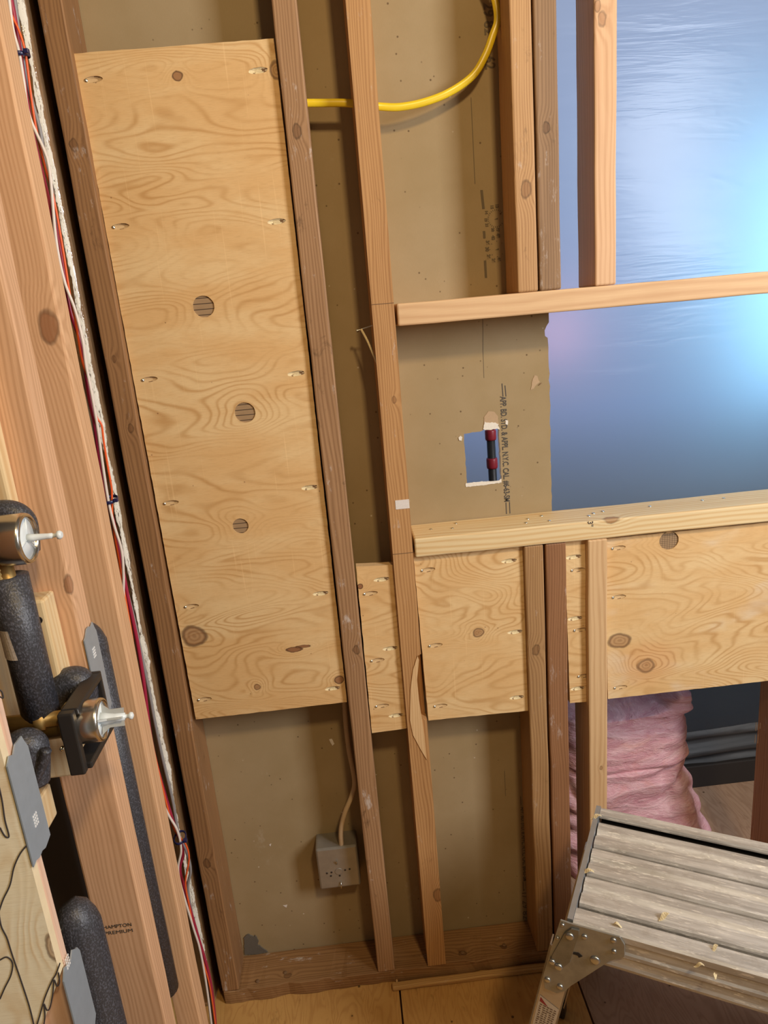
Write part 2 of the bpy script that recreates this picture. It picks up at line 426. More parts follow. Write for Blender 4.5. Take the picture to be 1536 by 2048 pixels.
def rag(pts, step=0.006, amp=0.0008):
    out = []
    for i, p in enumerate(pts):
        q = pts[(i + 1) % len(pts)]
        L = math.hypot(q[0] - p[0], q[1] - p[1]); n_ = max(1, int(L / step))
        for k in range(n_):
            t = k / n_
            out.append((p[0] + (q[0] - p[0]) * t + random.uniform(-amp, amp), p[1] + (q[1] - p[1]) * t + random.uniform(-amp, amp)))
    return out

# ================================================================== the setting
DRY = 0.089
# gypsum board behind the studs, paper side towards us, with the cut-out and its ragged end
edge = [(0.393, 0.10), (0.393, 0.60), (0.392, 1.03)]
edge += [(0.3925 + random.uniform(-0.0012, 0.0012), 1.03 + k * 0.012) for k in range(1, 28)]
edge += [(0.391, 1.372), (0.386, 1.376), (0.3855, 1.386), (0.3895, 1.394), (0.394, 1.400), (0.394, 2.25)]
out_ = [(-0.50, 0.002)] + [(0.393, 0.002)] + edge + [(-0.50, 2.25)]
hole = rag([(0.2240, 1.2075), (0.2250, 1.1060), (0.2900, 1.1035), (0.2935, 1.1100), (0.2925, 1.2160), (0.2920, 1.2215), (0.2660, 1.2200), (0.2640, 1.2125), (0.2560, 1.2085)], 0.005, 0.0009)
chip_unused = rag([(-0.375, 0.041), (-0.375, 0.085), (-0.352, 0.085), (-0.345, 0.075), (-0.335, 0.05), (-0.335, 0.041)], 0.005, 0.002)
wall = struct(plate('wall_back', out_, [hole], DRY, 0.0127, [M['paper'], M['gypsum']]))
# the torn paper edge lip, slot and nail dimples on it
DR_, DU = Vector((0, 0, -1)), Vector((1, 0, 0))
def stamp(lines, x, ztop, h, mat, sq, bold=0.0):
    return writing('ink_stamp', lines, h, (x, DRY - 0.0003, ztop), DR_, DU, mat, wall, sq, bold=bold)
a1 = onY(1000, 793, DRY); a2 = onY(1015, 1003, DRY)
st_ = stamp('APP. BD. STD. & APPL. N.Y.C. CAL. #6-63-SM', a1.x + 0.0005, a1.z, 0.0112, M['ink'], 1.0, 0.00035)
wid = max(v_.co.z for v_ in st_.data.vertices) - min(v_.co.z for v_ in st_.data.vertices)
k_ = (a1.z - a2.z) / wid; SQ = k_
def fit(o, ztop, length):
    zs = [v_.co.z for v_ in o.data.vertices]; top = max(zs); s_ = length / (top - min(zs))
    for v_ in o.data.vertices: v_.co.z = (ztop - wall.location.z) + (v_.co.z - top) * s_
fit(st_, a1.z, a1.z - a2.z)
def line_px(pts, Y, wmm, mat, name='ink_line', parent=None):
    parent = parent or wall
    bm = bmesh.new(); P = [onY(x, y, Y - 0.0003) - parent.location for x, y in pts]
    for p, q in zip(P, P[1:]):
        d = (q - p).normalized(); s_ = d.cross(Vector((0, 1, 0))).normalized() * wmm * 0.0005
        vs = [bm.verts.new(c) for c in (p + s_, p - s_, q - s_, q + s_)]; bm.faces.new(vs)
        vb = [bm.verts.new(c + Vector((0, 0.0002, 0))) for c in (p + s_, p - s_, q - s_, q + s_)]; bm.faces.new(vb[::-1])
        for i in range(4): bm.faces.new((vs[i], vs[(i + 1) % 4], vb[(i + 1) % 4], vb[i]))
    return from_bm(name, bm, mat, parent)
line_px([(1004, 767), (1006, 793)], DRY, 1.8, M['ink']); line_px([(1010, 771), (1012, 793)], DRY, 1.8, M['ink'])
line_px([(1012, 1005), (1013, 1028)], DRY, 1.8, M['ink']); line_px([(1019, 1004), (1020, 1027)], DRY, 1.8, M['ink'])
b1 = onY(1040, 1614, DRY); b2 = onY(1047, 1762, DRY)
s2 = stamp('APP. BD. STD. & APPL. N.Y.C. CAL. #6-63-SM', b1.x + 0.0012, b1.z, 0.0105, M['ink_soft'], 1.0, 0.0003); fit(s2, b1.z, b1.z - b2.z)
line_px([(1041, 1593), (1042, 1611)], DRY, 1.8, M['ink_soft']); line_px([(1047, 1593), (1048, 1611)], DRY, 1.8, M['ink_soft'])
line_px([(1046, 1764), (1047, 1782)], DRY, 1.8, M['ink_soft']); line_px([(1052, 1764), (1053, 1782)], DRY, 1.8, M['ink_soft'])
c1 = onY(1044, 1786, DRY); c2 = onY(1049, 1838, DRY)
s3 = stamp('1/ 29 82', c1.x, c1.z, 0.014, M['ink_soft'], 1.0); fit(s3, c1.z, c1.z - c2.z)
d1 = onY(967, 6, DRY); d2 = onY(974, 70, DRY)
s4 = stamp('29 82', d1.x, d1.z, 0.0165, M['ink_soft'], 1.0, 0.0005); fit(s4, d1.z, d1.z - d2.z)
d1 = onY(970, 113, DRY); d2 = onY(974, 139, DRY)
s5 = stamp('62', d1.x, d1.z, 0.017, M['ink_soft'], 1.0, 0.0005); fit(s5, d1.z, d1.z - d2.z)
# the round date stamp with its bars and figures
line_px([(963, 380), (967, 418)], DRY, 4.6, M['ink_soft']); line_px([(968, 462), (969, 477)], DRY, 4.4, M['ink_soft'])
line_px([(970, 521), (972, 556)], DRY, 4.4, M['ink_soft'])
def dial(cx, cy, rx, n_, kind):
    c = onY(cx, cy, DRY); bm = bmesh.new(); s_ = rx * 0.00094
    for k in range(n_):
        a = 2 * math.pi * k / n_
        u = Vector((math.cos(a), 0, math.sin(a))); v_ = Vector((-math.sin(a), 0, math.cos(a)))
        p = c + u * s_; L = 0.0012 if kind else 0.0009
        if p.x > c.x + s_ * 0.82: continue
        vs = [bm.verts.new(q - wall.location + Vector((0, -0.0003, 0))) for q in (p - u * L - v_ * 0.0006, p + u * L - v_ * 0.0006, p + u * L + v_ * 0.0006, p - u * L + v_ * 0.0006)]
        bm.faces.new(vs)
    vs = [bm.verts.new(c + Vector((x, -0.0003, z)) - wall.location) for x, z in ((-0.004, -0.0015), (0.0035, 0.0012), (0.003, -0.0022))]; bm.faces.new(vs)
    from_bm('date_dial_stamp', bm, M['ink_soft'], wall)
dial(992, 437, 15, 26, True); dial(994, 498, 14, 8, False)
for tx, px_, py_, h in (('15', 981, 410, .0046), ('13', 991, 408, .0046), ('14', 970, 421, .0042), ('19', 969, 436, .0042), ('21', 971, 447, .0042), ('28', 983, 456, .0042), ('37', 993, 456, .0042),
                        ('40', 983, 471, .0052), ('48', 993, 467, .0052), ('36', 972, 481, .0052), ('30', 971, 494, .0052), ('26', 974, 509, .0052), ('26', 984, 517, .0050), ('46', 995, 515, .0050)):
    p = onY(px_, py_, DRY); writing('date_dial_figure', tx, h * 1.15, (p.x, DRY - 0.0003, p.z), DR_, DU, M['ink_soft'], wall, 0.9, bold=0.0004)
# creases and scuffs
line_px([(942, 195), (945, 260), (950, 368)], DRY, 1.0, M['ink_soft'], 'paper_crease')
line_px([(964, 600), (966, 660), (966, 700), (968, 756)], DRY, 1.0, M['ink_soft'], 'paper_crease')
line_px([(1009, 1542), (1011, 1592)], DRY, 0.9, M['ink_soft'], 'paper_crease')
def blob(name, px_list, Y, mat, parent, th=0.0008):
    pts = [onY(x, y, Y) for x, y in px_list]
    return plate(name, [(p.x, p.z) for p in pts], [], Y - th, th, mat, None), parent
def patch(name, px_list, Y, mat, parent, th=0.0008, jag=0.0006):
    pts = [(onY(x, y, Y).x, onY(x, y, Y).z) for x, y in px_list]
    o = plate(name, rag(pts, 0.003, jag), [], Y - th, th, mat, None)
    loc = o.location.copy(); o.parent = parent; o.location = loc - parent.location
    return o
M['bare_paper'] = plain('torn_bare_paper', (0.47, 0.33, 0.20), 0.85, scale=200)
patch('torn_paper', [(967, 848), (969, 832), (977, 822), (988, 823), (995, 832), (998, 850)], DRY, M['bare_paper'], wall)
patch('bare_gypsum', [(966, 858), (968, 844), (976, 846), (984, 843), (996, 848), (998, 859), (990, 857), (978, 860)], DRY, M['gypsum'], wall, 0.0016, 0.0012)
patch('torn_paper', [(1061, 780), (1064, 762), (1069, 750), (1074, 752), (1079, 764), (1073, 768), (1067, 777)], DRY, M['bare_paper'], wall)
patch('nail_dent', [(1076, 771), (1080, 766), (1084, 765), (1080, 770)], DRY, M['rim'], wall, 0.001)
patch('nail_dent', [(917, 875), (921, 871), (925, 874), (923, 881), (918, 881)], DRY, M['gypsum'], wall, 0.0015)
patch('nail_dent', [(1011, 840), (1016, 841), (1015, 850), (1010, 848)], DRY, M['gypsum'], wall, 0.0012)
patch('plaster_scrape', [(931, 966), (960, 963), (998, 961), (1002, 957), (1003, 965), (960, 971), (931, 974)], DRY, M['gypsum'], wall, 0.0010)
for pts in ([(658, 1479), (664, 1477), (669, 1487), (665, 1491)], [(566, 1811), (574, 1809), (573, 1815)], [(538, 1689), (543, 1686), (541, 1692)], [(905, 1170 + 700), (911, 1867), (910, 1874)]):
    if pts[0][1] < 1850: patch('plaster_speck', pts, DRY, M['plaster'], wall, 0.0008)

M['floor_tan'] = floorboard('subfloor_tan', (0.62, 0.36, 0.12), (0.48, 0.25, 0.07), (0.36, 0.16, 0.045))
M['floor_brown'] = floorboard('subfloor_brown', (0.46, 0.31, 0.21), (0.32, 0.20, 0.125), (0.22, 0.12, 0.07))
bm = bmesh.new(); add_box(bm, (-1.6, -2.6, -0.02), (-0.006, 0.0885, 0.0))
struct(from_bm('floor', bm, M['floor_tan']))
bm = bmesh.new(); add_box(bm, (-0.002, -2.6, -0.02), (0.385, 0.0885, -0.001))
struct(from_bm('floor', bm, M['floor_tan']))
bm = bmesh.new(); add_box(bm, (0.389, -2.6, -0.02), (2.6, 2.4, 0.0))
struct(from_bm('floor', bm, M['floor_brown']))
bm = bmesh.new(); add_box(bm, (-1.6, 0.1025, -0.02), (0.388, 2.4, 0.0))
struct(from_bm('floor', bm, M['floor_brown']))
bm = bmesh.new(); add_box(bm, (-1.6, -2.6, -0.06), (2.6, 2.4, -0.0205))
struct(from_bm('floor', bm, M['rim']))
bm = bmesh.new(); add_box(bm, (-0.53, -1.0, 0.0), (-0.52, 0.08, 2.5))
struct(from_bm('cavity_dark_sheet', bm, M['black']))  # black sheet added so the cavity behind the left studs stays dark
bm = bmesh.new(); add_box(bm, (-0.6, 0.86, 0.0), (2.4, 0.90, 1.13))
struct(from_bm('far_light_blocker', bm, M['black']))  # unseen slab added to keep light off the lower sheeting

# ================================================================== main wall framing
def kn(x, y, x0, y0, z0, Y=0.0):
    p = onY(x, y, Y); return (p.x - x0, p.y - y0, p.z - z0)
TOP = 2.3
def vstud(xl, xr, z0, z1, light, dark, label, knots=(), dirt=0.5, y0=0.0, y1=0.0885, name='wall_stud', **kw):
    cx_, cy_ = (xl + xr) / 2, (y0 + y1) / 2
    kk = [(*kn(x, y, cx_, cy_, z0, y0), r) for x, y, r in knots]
    m_ = wood('stud_wood', light, dark, 'Z', kk, dirt=dirt, **kw)
    return lumber(name, (xl, y0, z0), (xr, y1, z1), m_, label)
vstud(-0.393, -0.3565, 0.036, TOP, (0.35, 0.185, 0.08), (0.18, 0.085, 0.035),
      'dark brown wall stud along the left edge of the tall plywood panel', [(148, 290, 0.006), (228, 718, 0.004), (414, 1727, 0.007), (262, 857, 0.005)], 0.6)
sB = vstud(-0.048, -0.010, 0.036, TOP, OLD_L, OLD_D, 'brown wall stud between the tall plywood panel and the narrow shaded bay',
      [(594, 262, 0.007), (712, 1300, 0.006)], 0.75)
# stud C with its torn notch
zc0, zc1 = onY(850, 1441).z, onY(842, 1308).z
mC = wood('stud_wood', (0.54, 0.30, 0.125), (0.31, 0.145, 0.05), 'Z', [(*kn(788, 800, 0.083, 0.044, 0.036), 0.004), (*kn(876, 1790, 0.083, 0.044, 0.036), 0.010)], dirt=0.5)
o0 = Vector((0.083, 0.044, 0.036))
cC = thing('wall_stud', 'brown wall stud with a torn pale notch near the lower plywood panels', 'stud', o0)
bm = bmesh.new()
def prism(bm, poly, y0, y1):
    F = [bm.verts.new((x, y0, z)) for x, z in poly]; B = [bm.verts.new((x, y1, z)) for x, z in poly]
    bm.faces.new(F[::-1]); bm.faces.new(B)
    for i in range(len(poly)): bm.faces.new((F[i], F[(i + 1) % len(poly)], B[(i + 1) % len(poly)], B[i]))
prof = [(0.064, 0.036), (0.104, 0.036), (0.104, zc0), (0.090, zc0 + 0.004), (0.083, zc0 + 0.05), (0.088, zc0 + 0.09), (0.094, zc1 - 0.004), (0.102, zc1), (0.102, TOP), (0.064, TOP)]
prism(bm, [(x - o0.x, z - o0.z) for x, z in prof], 0 - o0.y, 0.026 - o0.y)
prism(bm, [(0.064 - o0.x, 0), (0.103 - o0.x, 0), (0.103 - o0.x, TOP - o0.z), (0.064 - o0.x, TOP - o0.z)], 0.026 - o0.y, 0.0885 - o0.y)
body = from_bm('stud_body', bm, mC, cC)
m_fresh = wood('fresh_split_wood', (0.74, 0.50, 0.26), (0.58, 0.34, 0.15), 'Z', dirt=0.0)
bm = bmesh.new()
pf = [(835, 1312), (826, 1340), (821, 1380), (820, 1440), (826, 1470), (842, 1500), (854, 1520), (849, 1470), (844, 1440), (838, 1400), (834, 1360), (838, 1320)]
Pf = [onY(x, y, -0.0015) for x, y in pf]
prism(bm, [(p.x - o0.x, p.z - o0.z) for p in Pf][::-1], -0.0016 - o0.y, 0.001 - o0.y)
from_bm('torn_sliver', bm, m_fresh, cC)['label'] = 'pale freshly torn wood'
box('chalk_mark', (onY(790, 1000).x - o0.x, -0.0008 - o0.y, onY(790, 1019).z - o0.z), (onY(818, 1000).x - o0.x, 0.0002 - o0.y, onY(790, 1001).z - o0.z), M['plaster'], cC, 0)['label'] = 'white paint swipe'
for y_ in (607, 1110):
    p = onY(780, y_); box('pencil_mark', (0.064 - o0.x, -0.0004 - o0.y, p.z - o0.z), (0.102 - o0.x, 0.0003 - o0.y, p.z + 0.0012 - o0.z), M['rim'], cC, 0)

zh1, zh0 = 1.4555, 1.4185          # header
zs1, zs0 = 1.0365, 0.9995          # sill
mk = dict(dirt=0.45)
vstud(0.3155, 0.3505, zh1 + 0.0005, TOP, (0.56, 0.33, 0.15), (0.33, 0.165, 0.065), 'tan upper stud standing on the header, left of a darker twin', [(1052, 378, 0.009)], 0.5)
vstud(0.3535, 0.3905, zh1 + 0.0005, TOP, (0.33, 0.20, 0.105), (0.19, 0.105, 0.05), 'dark grey-brown upper stud on the header beside the blue sheeting', [(1092, 255, 0.006)], 0.5)
vstud(0.3115, 0.3480, 0.036, zs0 - 0.0005, (0.43, 0.25, 0.11), (0.24, 0.12, 0.045), 'brown lower stud under the sill, right edge of the square plywood panel', [(1072, 1300, 0.007)], 0.45)
vstud(0.3520, 0.3915, 0.0365, zs0 - 0.0005, (0.32, 0.155, 0.07), (0.18, 0.075, 0.03), 'dark reddish lower stud under the sill beside the pink insulation', [], 0.35)
vstud(0.4495, 0.4865, zh1 + 0.0005, TOP, (0.74, 0.47, 0.27), (0.56, 0.31, 0.16), 'clean pale stud above the header, alone against the blue sheeting', [(1204, 38, 0.007), (1195, 12, 0.005)], 0.0, ring=0.0075)
G = vstud(0.4320, 0.4700, 0.0365, zs0 - 0.0005, (0.70, 0.47, 0.25), (0.52, 0.30, 0.14), 'clean pale stud under the sill in front of the pink insulation', [(1202, 1536, 0.003)], 0.0, y0=-0.004, y1=0.085, ring=0.008)
G.rotation_euler = (0, 0, 0)
HX = onY(1520, 1365, 0.118).x
Hs = vstud(HX, HX + 0.038, 0.0365, 0.995, (0.40, 0.22, 0.11), (0.24, 0.12, 0.055), 'reddish stud at the right picture edge behind the wide plywood panel', [], 0.2, y0=0.03, y1=0.118)
bars('pencil_scribble', [(0, 0, .02, .001), (.004, .004, .018, .005), (.002, .009, .016, .010), (.03, .0, .05, .001), (.03, .006, .052, .007)], onY(1512, 1445, 0.029), (0, 0, -1), (1, 0, 0), M['rim'], Hs)
mh = wood('header_wood', (0.74, 0.50, 0.28), (0.56, 0.32, 0.16), 'X', [], ring=0.014, contrast=0.45)
vstud(1.4005, 1.4385, 0.0365, TOP, (0.70, 0.47, 0.25), (0.52, 0.30, 0.14), 'pale full height stud carrying the right ends of header and sill', [], 0.0)
hd = lumber('window_header', (0.1065, 0.0, zh0), (1.40, 0.0885, zh1), mh, 'pale header board crossing above the square wall opening', 'beam')
bm = bmesh.new(); add_box(bm, (0.103, 0.002, zh0 + 0.001), (0.1062, 0.0885, zh1 - 0.001))
ms = wood('sill_wood', PINE_L, PINE_D, 'X', [(*[a - b for a, b in zip(onY(1222, 1036), (0.7528, 0.042, zs0))], 0.010)], ring=0.0085, contrast=0.75, kstr=2.2)
bm.free()
sl = thing('window_sill_board', 'yellow pine sill board laid across the lower studs, screws along its top', 'board', (0.543, 0.042, zs0))
bmat = lumber('board', (0.1055 - 0.543, -0.004 - 0.042, 0), (1.40 - 0.543, 0.0885 - 0.042, zs1 - zs0), ms, parent=sl)
def screw_at(p, n, parent, r=0.004, name='screw'):
    base = parent.location
    return turned(name, [(r, 0), (r, 0.0006), (r * 0.6, 0.0013), (r * 0.2, 0.0014)], Vector(p) - base, n, M['screw'], parent, 12)
for x, y in ((862, 1059), (905, 1057), (912, 1047), (1052, 1046), (1056, 1038), (1083, 1032), (1099, 1042), (1178, 1032), (1187, 1027), (1206, 1023), (1300, 1013), (1405, 1001), (1448, 997)):
    p = onZ(x, y, zs1); screw_at(p, (0.2, -0.2, 1), sl, 0.0032)
mk_ = writing('pencil_mark', '3"', 0.010, onY(1176, 1042, -0.0046), (0, 0, -1), (1, 0, 0), M['pencil'], sl, 1.0)

# bottom plate with broken front, and the lath in front of it
mp = wood('plate_wood', (0.33, 0.18, 0.075), (0.17, 0.08, 0.03), 'X', [(*[a - b for a, b in zip(onZ(925, 1905, .038), (0, 0.042, 0))], 0.006), (*[a - b for a, b in zip(onZ(1008, 1890, .038), (0, 0.042, 0))], 0.006), (*[a - b for a, b in zip(onZ(575, 1950, .038), (0, 0.042, 0))], 0.006)], dirt=0.7)
bp = thing('bottom_plate', 'old brown bottom plate on the floor under the main wall studs', 'board', (0, 0.042, 0))
bm = bmesh.new(); add_box(bm, (-0.392, -0.042, 0.0005), (1.44, 0.0465, 0.036), 0.002)
for k in range(1, 139):
    bmesh.ops.bisect_plane(bm, geom=bm.verts[:] + bm.edges[:] + bm.faces[:], plane_co=(-0.392 + k * 0.0131, 0, 0), plane_no=(1, 0, 0))
for v_ in bm.verts:
    if v_.co.y < -0.03:
        q = noise.noise(Vector((v_.co.x * 18, v_.co.z * 30, 2.2)))
        v_.co.y += max(0, q) * 0.010 + noise.noise(Vector((v_.co.x * 70, 1, 0))) * 0.0015
        if v_.co.z > 0.03: v_.co.z -= max(0, noise.noise(Vector((v_.co.x * 26, 5, 1)))) * 0.008
from_bm('board', bm, mp, bp)
for i, (x, y) in enumerate(((925, 1905), (1008, 1890), (570, 1945), (515, 1962))):
    p = onZ(x, y, 0.0365); turned('nail', [(0.0045, 0), (0.0042, 0.0008), (0.001, 0.001)], p - bp.location, (0, 0, 1), M['rim'], bp, 12)
lz = lumber('lath_strip', (-0.02, -0.021, 0.0005), (0.345, -0.0055, 0.012), wood('lath_wood', (0.56, 0.34, 0.13), (0.36, 0.18, 0.06), 'X', dirt=0.3),
            'thin wooden lath lying on the floor against the bottom plate', 'wood strip', wob=0.002)
sp2 = tube('wood_splinter', [onZ(735, 1958, 0.004), onZ(765, 1946, 0.008), onZ(788, 1950, 0.005), onZ(794, 1965, 0.004)], 0.0045, m_fresh, flat=0.5)
tag(sp2, 'torn wood splinter sticking out where the bottom plate is broken', 'splinter')

# corner post under glossy clear plastic
px_, py_ = -0.462, -0.012
cp = thing('corner_post', 'brown corner post wrapped in glossy clear plastic, right of the coloured wires', 'post', (px_, 0.03, 0))
mpst = wood('post_wood', (0.40, 0.245, 0.125), (0.23, 0.125, 0.055), 'Z', [(*[a - b for a, b in zip(onY(258, 1118, -0.012), (px_, 0.03, 0))], 0.009)], dirt=0.2)
bm = bmesh.new(); add_box(bm, (-0.055, -0.040, 0.012), (0.053, 0.05, TOP), 0.010)
from_bm('post', bm, mpst, cp)
def film_mat():
    t = T('clear_crinkled_film')
    w1 = t.noise(t.v('MULTIPLY', t.P, (60, 60, 9)), 1.0, 4, 0.6, 0.5)
    w2 = t.noise(t.v('MULTIPLY', t.P, (240, 240, 120)), 1.0, 3, 0.6)
    t.bump(t.f('ADD', w1, t.f('MULTIPLY', w2, 0.22)), 0.55, 0.004)
    t.out((0.9, 0.88, 0.82), 0.07)
    g = t.n('ShaderNodeBsdfGlossy'); g.inputs['Roughness'].default_value = 0.10; g.inputs['Color'].default_value = (1, 1, 1, 1)
    tr = t.n('ShaderNodeBsdfTransparent'); tr.inputs[0].default_value = (0.94, 0.92, 0.88, 1)
    fr = t.n('ShaderNodeFresnel'); fr.inputs['IOR'].default_value = 1.6
    nrm = t.b.inputs['Normal'].links[0].from_socket
    t.t.links.new(nrm, g.inputs['Normal']); t.t.links.new(nrm, fr.inputs['Normal'])
    o = t.xyz(t.P)
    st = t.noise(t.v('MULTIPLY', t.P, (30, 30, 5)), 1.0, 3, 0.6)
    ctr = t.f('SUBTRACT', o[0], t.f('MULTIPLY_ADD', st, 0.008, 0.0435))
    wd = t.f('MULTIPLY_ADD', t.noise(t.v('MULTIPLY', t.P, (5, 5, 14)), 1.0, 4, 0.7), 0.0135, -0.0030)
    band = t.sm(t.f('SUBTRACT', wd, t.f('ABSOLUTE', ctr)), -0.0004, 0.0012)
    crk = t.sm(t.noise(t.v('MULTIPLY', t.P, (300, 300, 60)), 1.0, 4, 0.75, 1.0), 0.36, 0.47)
    hilite = t.n('ShaderNodeBsdfDiffuse'); hilite.inputs[0].default_value = (0.86, 0.84, 0.76, 1)  # broken white streak painted into the film as its highlight
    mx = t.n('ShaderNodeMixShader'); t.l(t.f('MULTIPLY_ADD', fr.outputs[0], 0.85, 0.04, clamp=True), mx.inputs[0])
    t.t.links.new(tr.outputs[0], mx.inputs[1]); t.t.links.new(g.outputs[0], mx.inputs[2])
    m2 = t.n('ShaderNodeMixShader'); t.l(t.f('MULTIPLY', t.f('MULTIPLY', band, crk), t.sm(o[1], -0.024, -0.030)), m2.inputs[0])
    t.t.links.new(mx.outputs[0], m2.inputs[1]); t.t.links.new(hilite.outputs[0], m2.inputs[2])
    t.t.links.new(m2.outputs[0], t.t.nodes['Material Output'].inputs['Surface'])
    return t.m
bm = bmesh.new()
NZ = 240; prof = [(-0.054, -0.0420)]
for k in range(9):
    a = math.radians(-90 + k * 11.25); prof.append((0.040 + 0.0155 * math.cos(a), -0.0275 + 0.0155 * math.sin(a) - 0.0))
prof += [(0.0555, -0.012), (0.0555, 0.03)]
rows = []
for j in range(NZ + 1):
    z = 0.03 + (TOP - 0.03) * j / NZ; row = []
    for i, (x, y) in enumerate(prof):
        wgt = 0.0016 if 0 < i else 0.0006
        dx = noise.noise(Vector((i * 0.6, z * 16, 3))) * wgt + 0.0008; dy = noise.noise(Vector((i * 0.6 + 7, z * 21, 1))) * wgt - 0.0012
        row.append(bm.verts.new((x + dx, y + dy, z)))
    rows.append(row)
for A, B in zip(rows, rows[1:]):
    for i in range(len(prof) - 1): bm.faces.new((A[i], A[i + 1], B[i + 1], B[i]))
from_bm('plastic_wrap', bm, film_mat(), cp, smooth=True)['label'] = 'glossy wrinkled clear film with a painted white highlight streak'

# ================================================================== plywood panels
EDGE = M['ply_edge']
def veneer(shift, **kw): return plywood('veneer', (0.74, 0.475, 0.215), (0.52, 0.275, 0.09), (0.80, 0.575, 0.30), seed=shift, **kw)
def stripes(name, n_, grid=False):
    t = T(name); o = t.xyz(t.P)
    c = t.mix(t.noise(t.v('MULTIPLY', t.P, (60, 1, 400)), 1, 3), (0.42, 0.28, 0.15), (0.30, 0.19, 0.10))
    l_ = t.sm(t.f('ABSOLUTE', t.f('SUBTRACT', t.f('FRACT', t.f('MULTIPLY', o[2], n_)), 0.5)), 0.10, 0.04)
    if grid:
        l_ = t.f('MAXIMUM', l_, t.f('MULTIPLY', t.sm(t.f('ABSOLUTE', t.f('SUBTRACT', t.f('FRACT', t.f('MULTIPLY', o[0], n_ * 0.8)), 0.5)), 0.10, 0.04), 0.7))
    c = t.mix(l_, c, (0.045, 0.025, 0.015))
    return t.out(c, 0.8)
M['str'] = stripes('inner_ply_lines', 110); M['strg'] = stripes('inner_ply_grid', 260, True)
def panel(label, corners, Y, th, pockets, plugs, knots, group=None, shift=0.0, outline=None, **kw):
    """corners px: tl tr br bl on the face plane; pockets (x, y, side); plugs (x, y, r px, grid); knots (x, y, r px x, r px y, dark)"""
    P = [onY(x, y, Y) for x, y in corners]
    poly = [(p.x, p.z) for p in P]
    ox = sum(p[0] for p in poly) / 4; oz = min(p[1] for p in poly)
    poly = rag(poly, 0.012, 0.0004)
    root = thing('plywood_sheet', label, 'plywood', (ox, Y, oz), group)
    holes = []; mm = lambda p: (p.x, p.z)
    tilt = 0.05
    pk = []
    for x, y, s_ in pockets:
        p = onY(x, y, Y); L, Wd = (0.0150, 0.0046)
        pk.append((p.x, p.z, s_, L, Wd)); holes.append(ell(p.x, p.z, L, Wd, 22, 0.06 if s_ > 0 else 0.02, tilt))
    pg = []
    for x, y, r, g in plugs:
        p = onY(x, y, Y); rr = r * 0.00090
        pg.append((p.x, p.z, rr, g)); holes.append(ell(p.x, p.z, rr, rr * 0.98, 28, 0.015))
    kk = [(onY(x, y, Y).x - ox, onY(x, y, Y).z - oz, rx * 0.0009, ry * 0.0009, dk) for x, y, rx, ry, dk in knots]
    kk += [(p[0] - ox, p[1] - oz, p[2] * 1.05, p[2] * 1.05, 0) for p in pg]
    mat = veneer(shift, knots=kk, **kw)
    bd = plate('board', [(x - ox, z - oz) for x, z in poly], [[(a - ox, b - oz) for a, b in h] for h in holes], 0, th, [mat, EDGE], root)
    # keep the face pattern in the panel's own frame
    lo = bd.location.copy(); bd.data.transform(Matrix.Translation(lo)); bd.location = (0, 0, 0)
    for (x, z, s_, L, Wd) in pk:
        # slanted bowl of the pocket: shallow at one end, deep at the other
        bm = bmesh.new(); n_ = 22; c0 = Vector((x - ox, 0, z - oz)); prev = None
        rim = ell(0, 0, L * 1.02, Wd * 1.08, n_, 0, tilt); rings = []
        for sc in (1.0, 0.72, 0.4):
            ring_ = []
            for (a, b) in rim:
                dp = 0.0004 + (1 - sc) * 0.0030 + (1 - s_ * a / L) * 0.0012 * (1.2 - sc)
                ring_.append(bm.verts.new(c0 + Vector((a * sc, dp, b * sc))))
            rings.append(ring_)
        for ri, (A, B) in enumerate(zip(rings, rings[1:])):
            for k in range(n_):
                f = bm.faces.new((A[k], A[(k + 1) % n_], B[(k + 1) % n_], B[k]))
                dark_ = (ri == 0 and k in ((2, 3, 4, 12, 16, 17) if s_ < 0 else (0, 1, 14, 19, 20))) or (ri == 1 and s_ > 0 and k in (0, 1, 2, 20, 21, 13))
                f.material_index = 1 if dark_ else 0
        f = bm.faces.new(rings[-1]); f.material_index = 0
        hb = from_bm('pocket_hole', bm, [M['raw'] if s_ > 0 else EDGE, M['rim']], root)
        ex = L * (-0.72 if s_ < 0 else 0.60)
        scw = turned('screw', [(0.0030, -0.004), (0.0032, 0.0), (0.0022, 0.0012), (0.0005, 0.0014)] if s_ < 0 else [(0.0024, -0.003), (0.0026, 0.0), (0.0010, 0.0008)],
                     c0 + Vector((ex, 0.0005 if s_ < 0 else 0.003, ex * tilt)), (0.3 * -s_, -1, 0.1), M['screw'] if s_ < 0 else M['rim'], hb, 12)
    for (x, z, rr, g) in pg:
        bm = bmesh.new(); lathe(bm, [(rr * 1.06, 0.0), (rr * 1.06, 0.006)], (0, 0.0022, 0), (0, 1, 0), 28)
        from_bm('knot_hole', bm, M['strg'] if g else M['str'], root, (x - ox, 0, z - oz))['label'] = 'round open knot showing dark ply lines'
    return root
R_, L_ = 1, -1
panel('tall narrow plywood panel with three round lined knot holes, far left bay', [(147, 107), (548, 77), (694, 1404), (392, 1439)], 0.012, 0.012,
      [(186, 159, L_), (516, 141, R_), (240, 453, L_), (553, 443, R_), (298, 759, L_), (592, 747, R_), (341, 1006, L_), (619, 975, R_), (382, 1213, L_), (641, 1187, R_), (408, 1399, L_), (665, 1377, R_)],
      [(407, 613, 20, 0), (490, 825, 20, 0), (481, 1052, 16, 0)],
      [(355, 152, 8, 8, 0.75), (388, 1273, 25, 23, 0.55), (678, 1360, 10, 9, 0.8), (515, 1374, 7, 7, 0.5), (588, 1299, 17, 6, 0.9), (606, 1293, 16, 3.2, 0.9), (552, 140, 10, 14, 0.4)], shift=0.0)
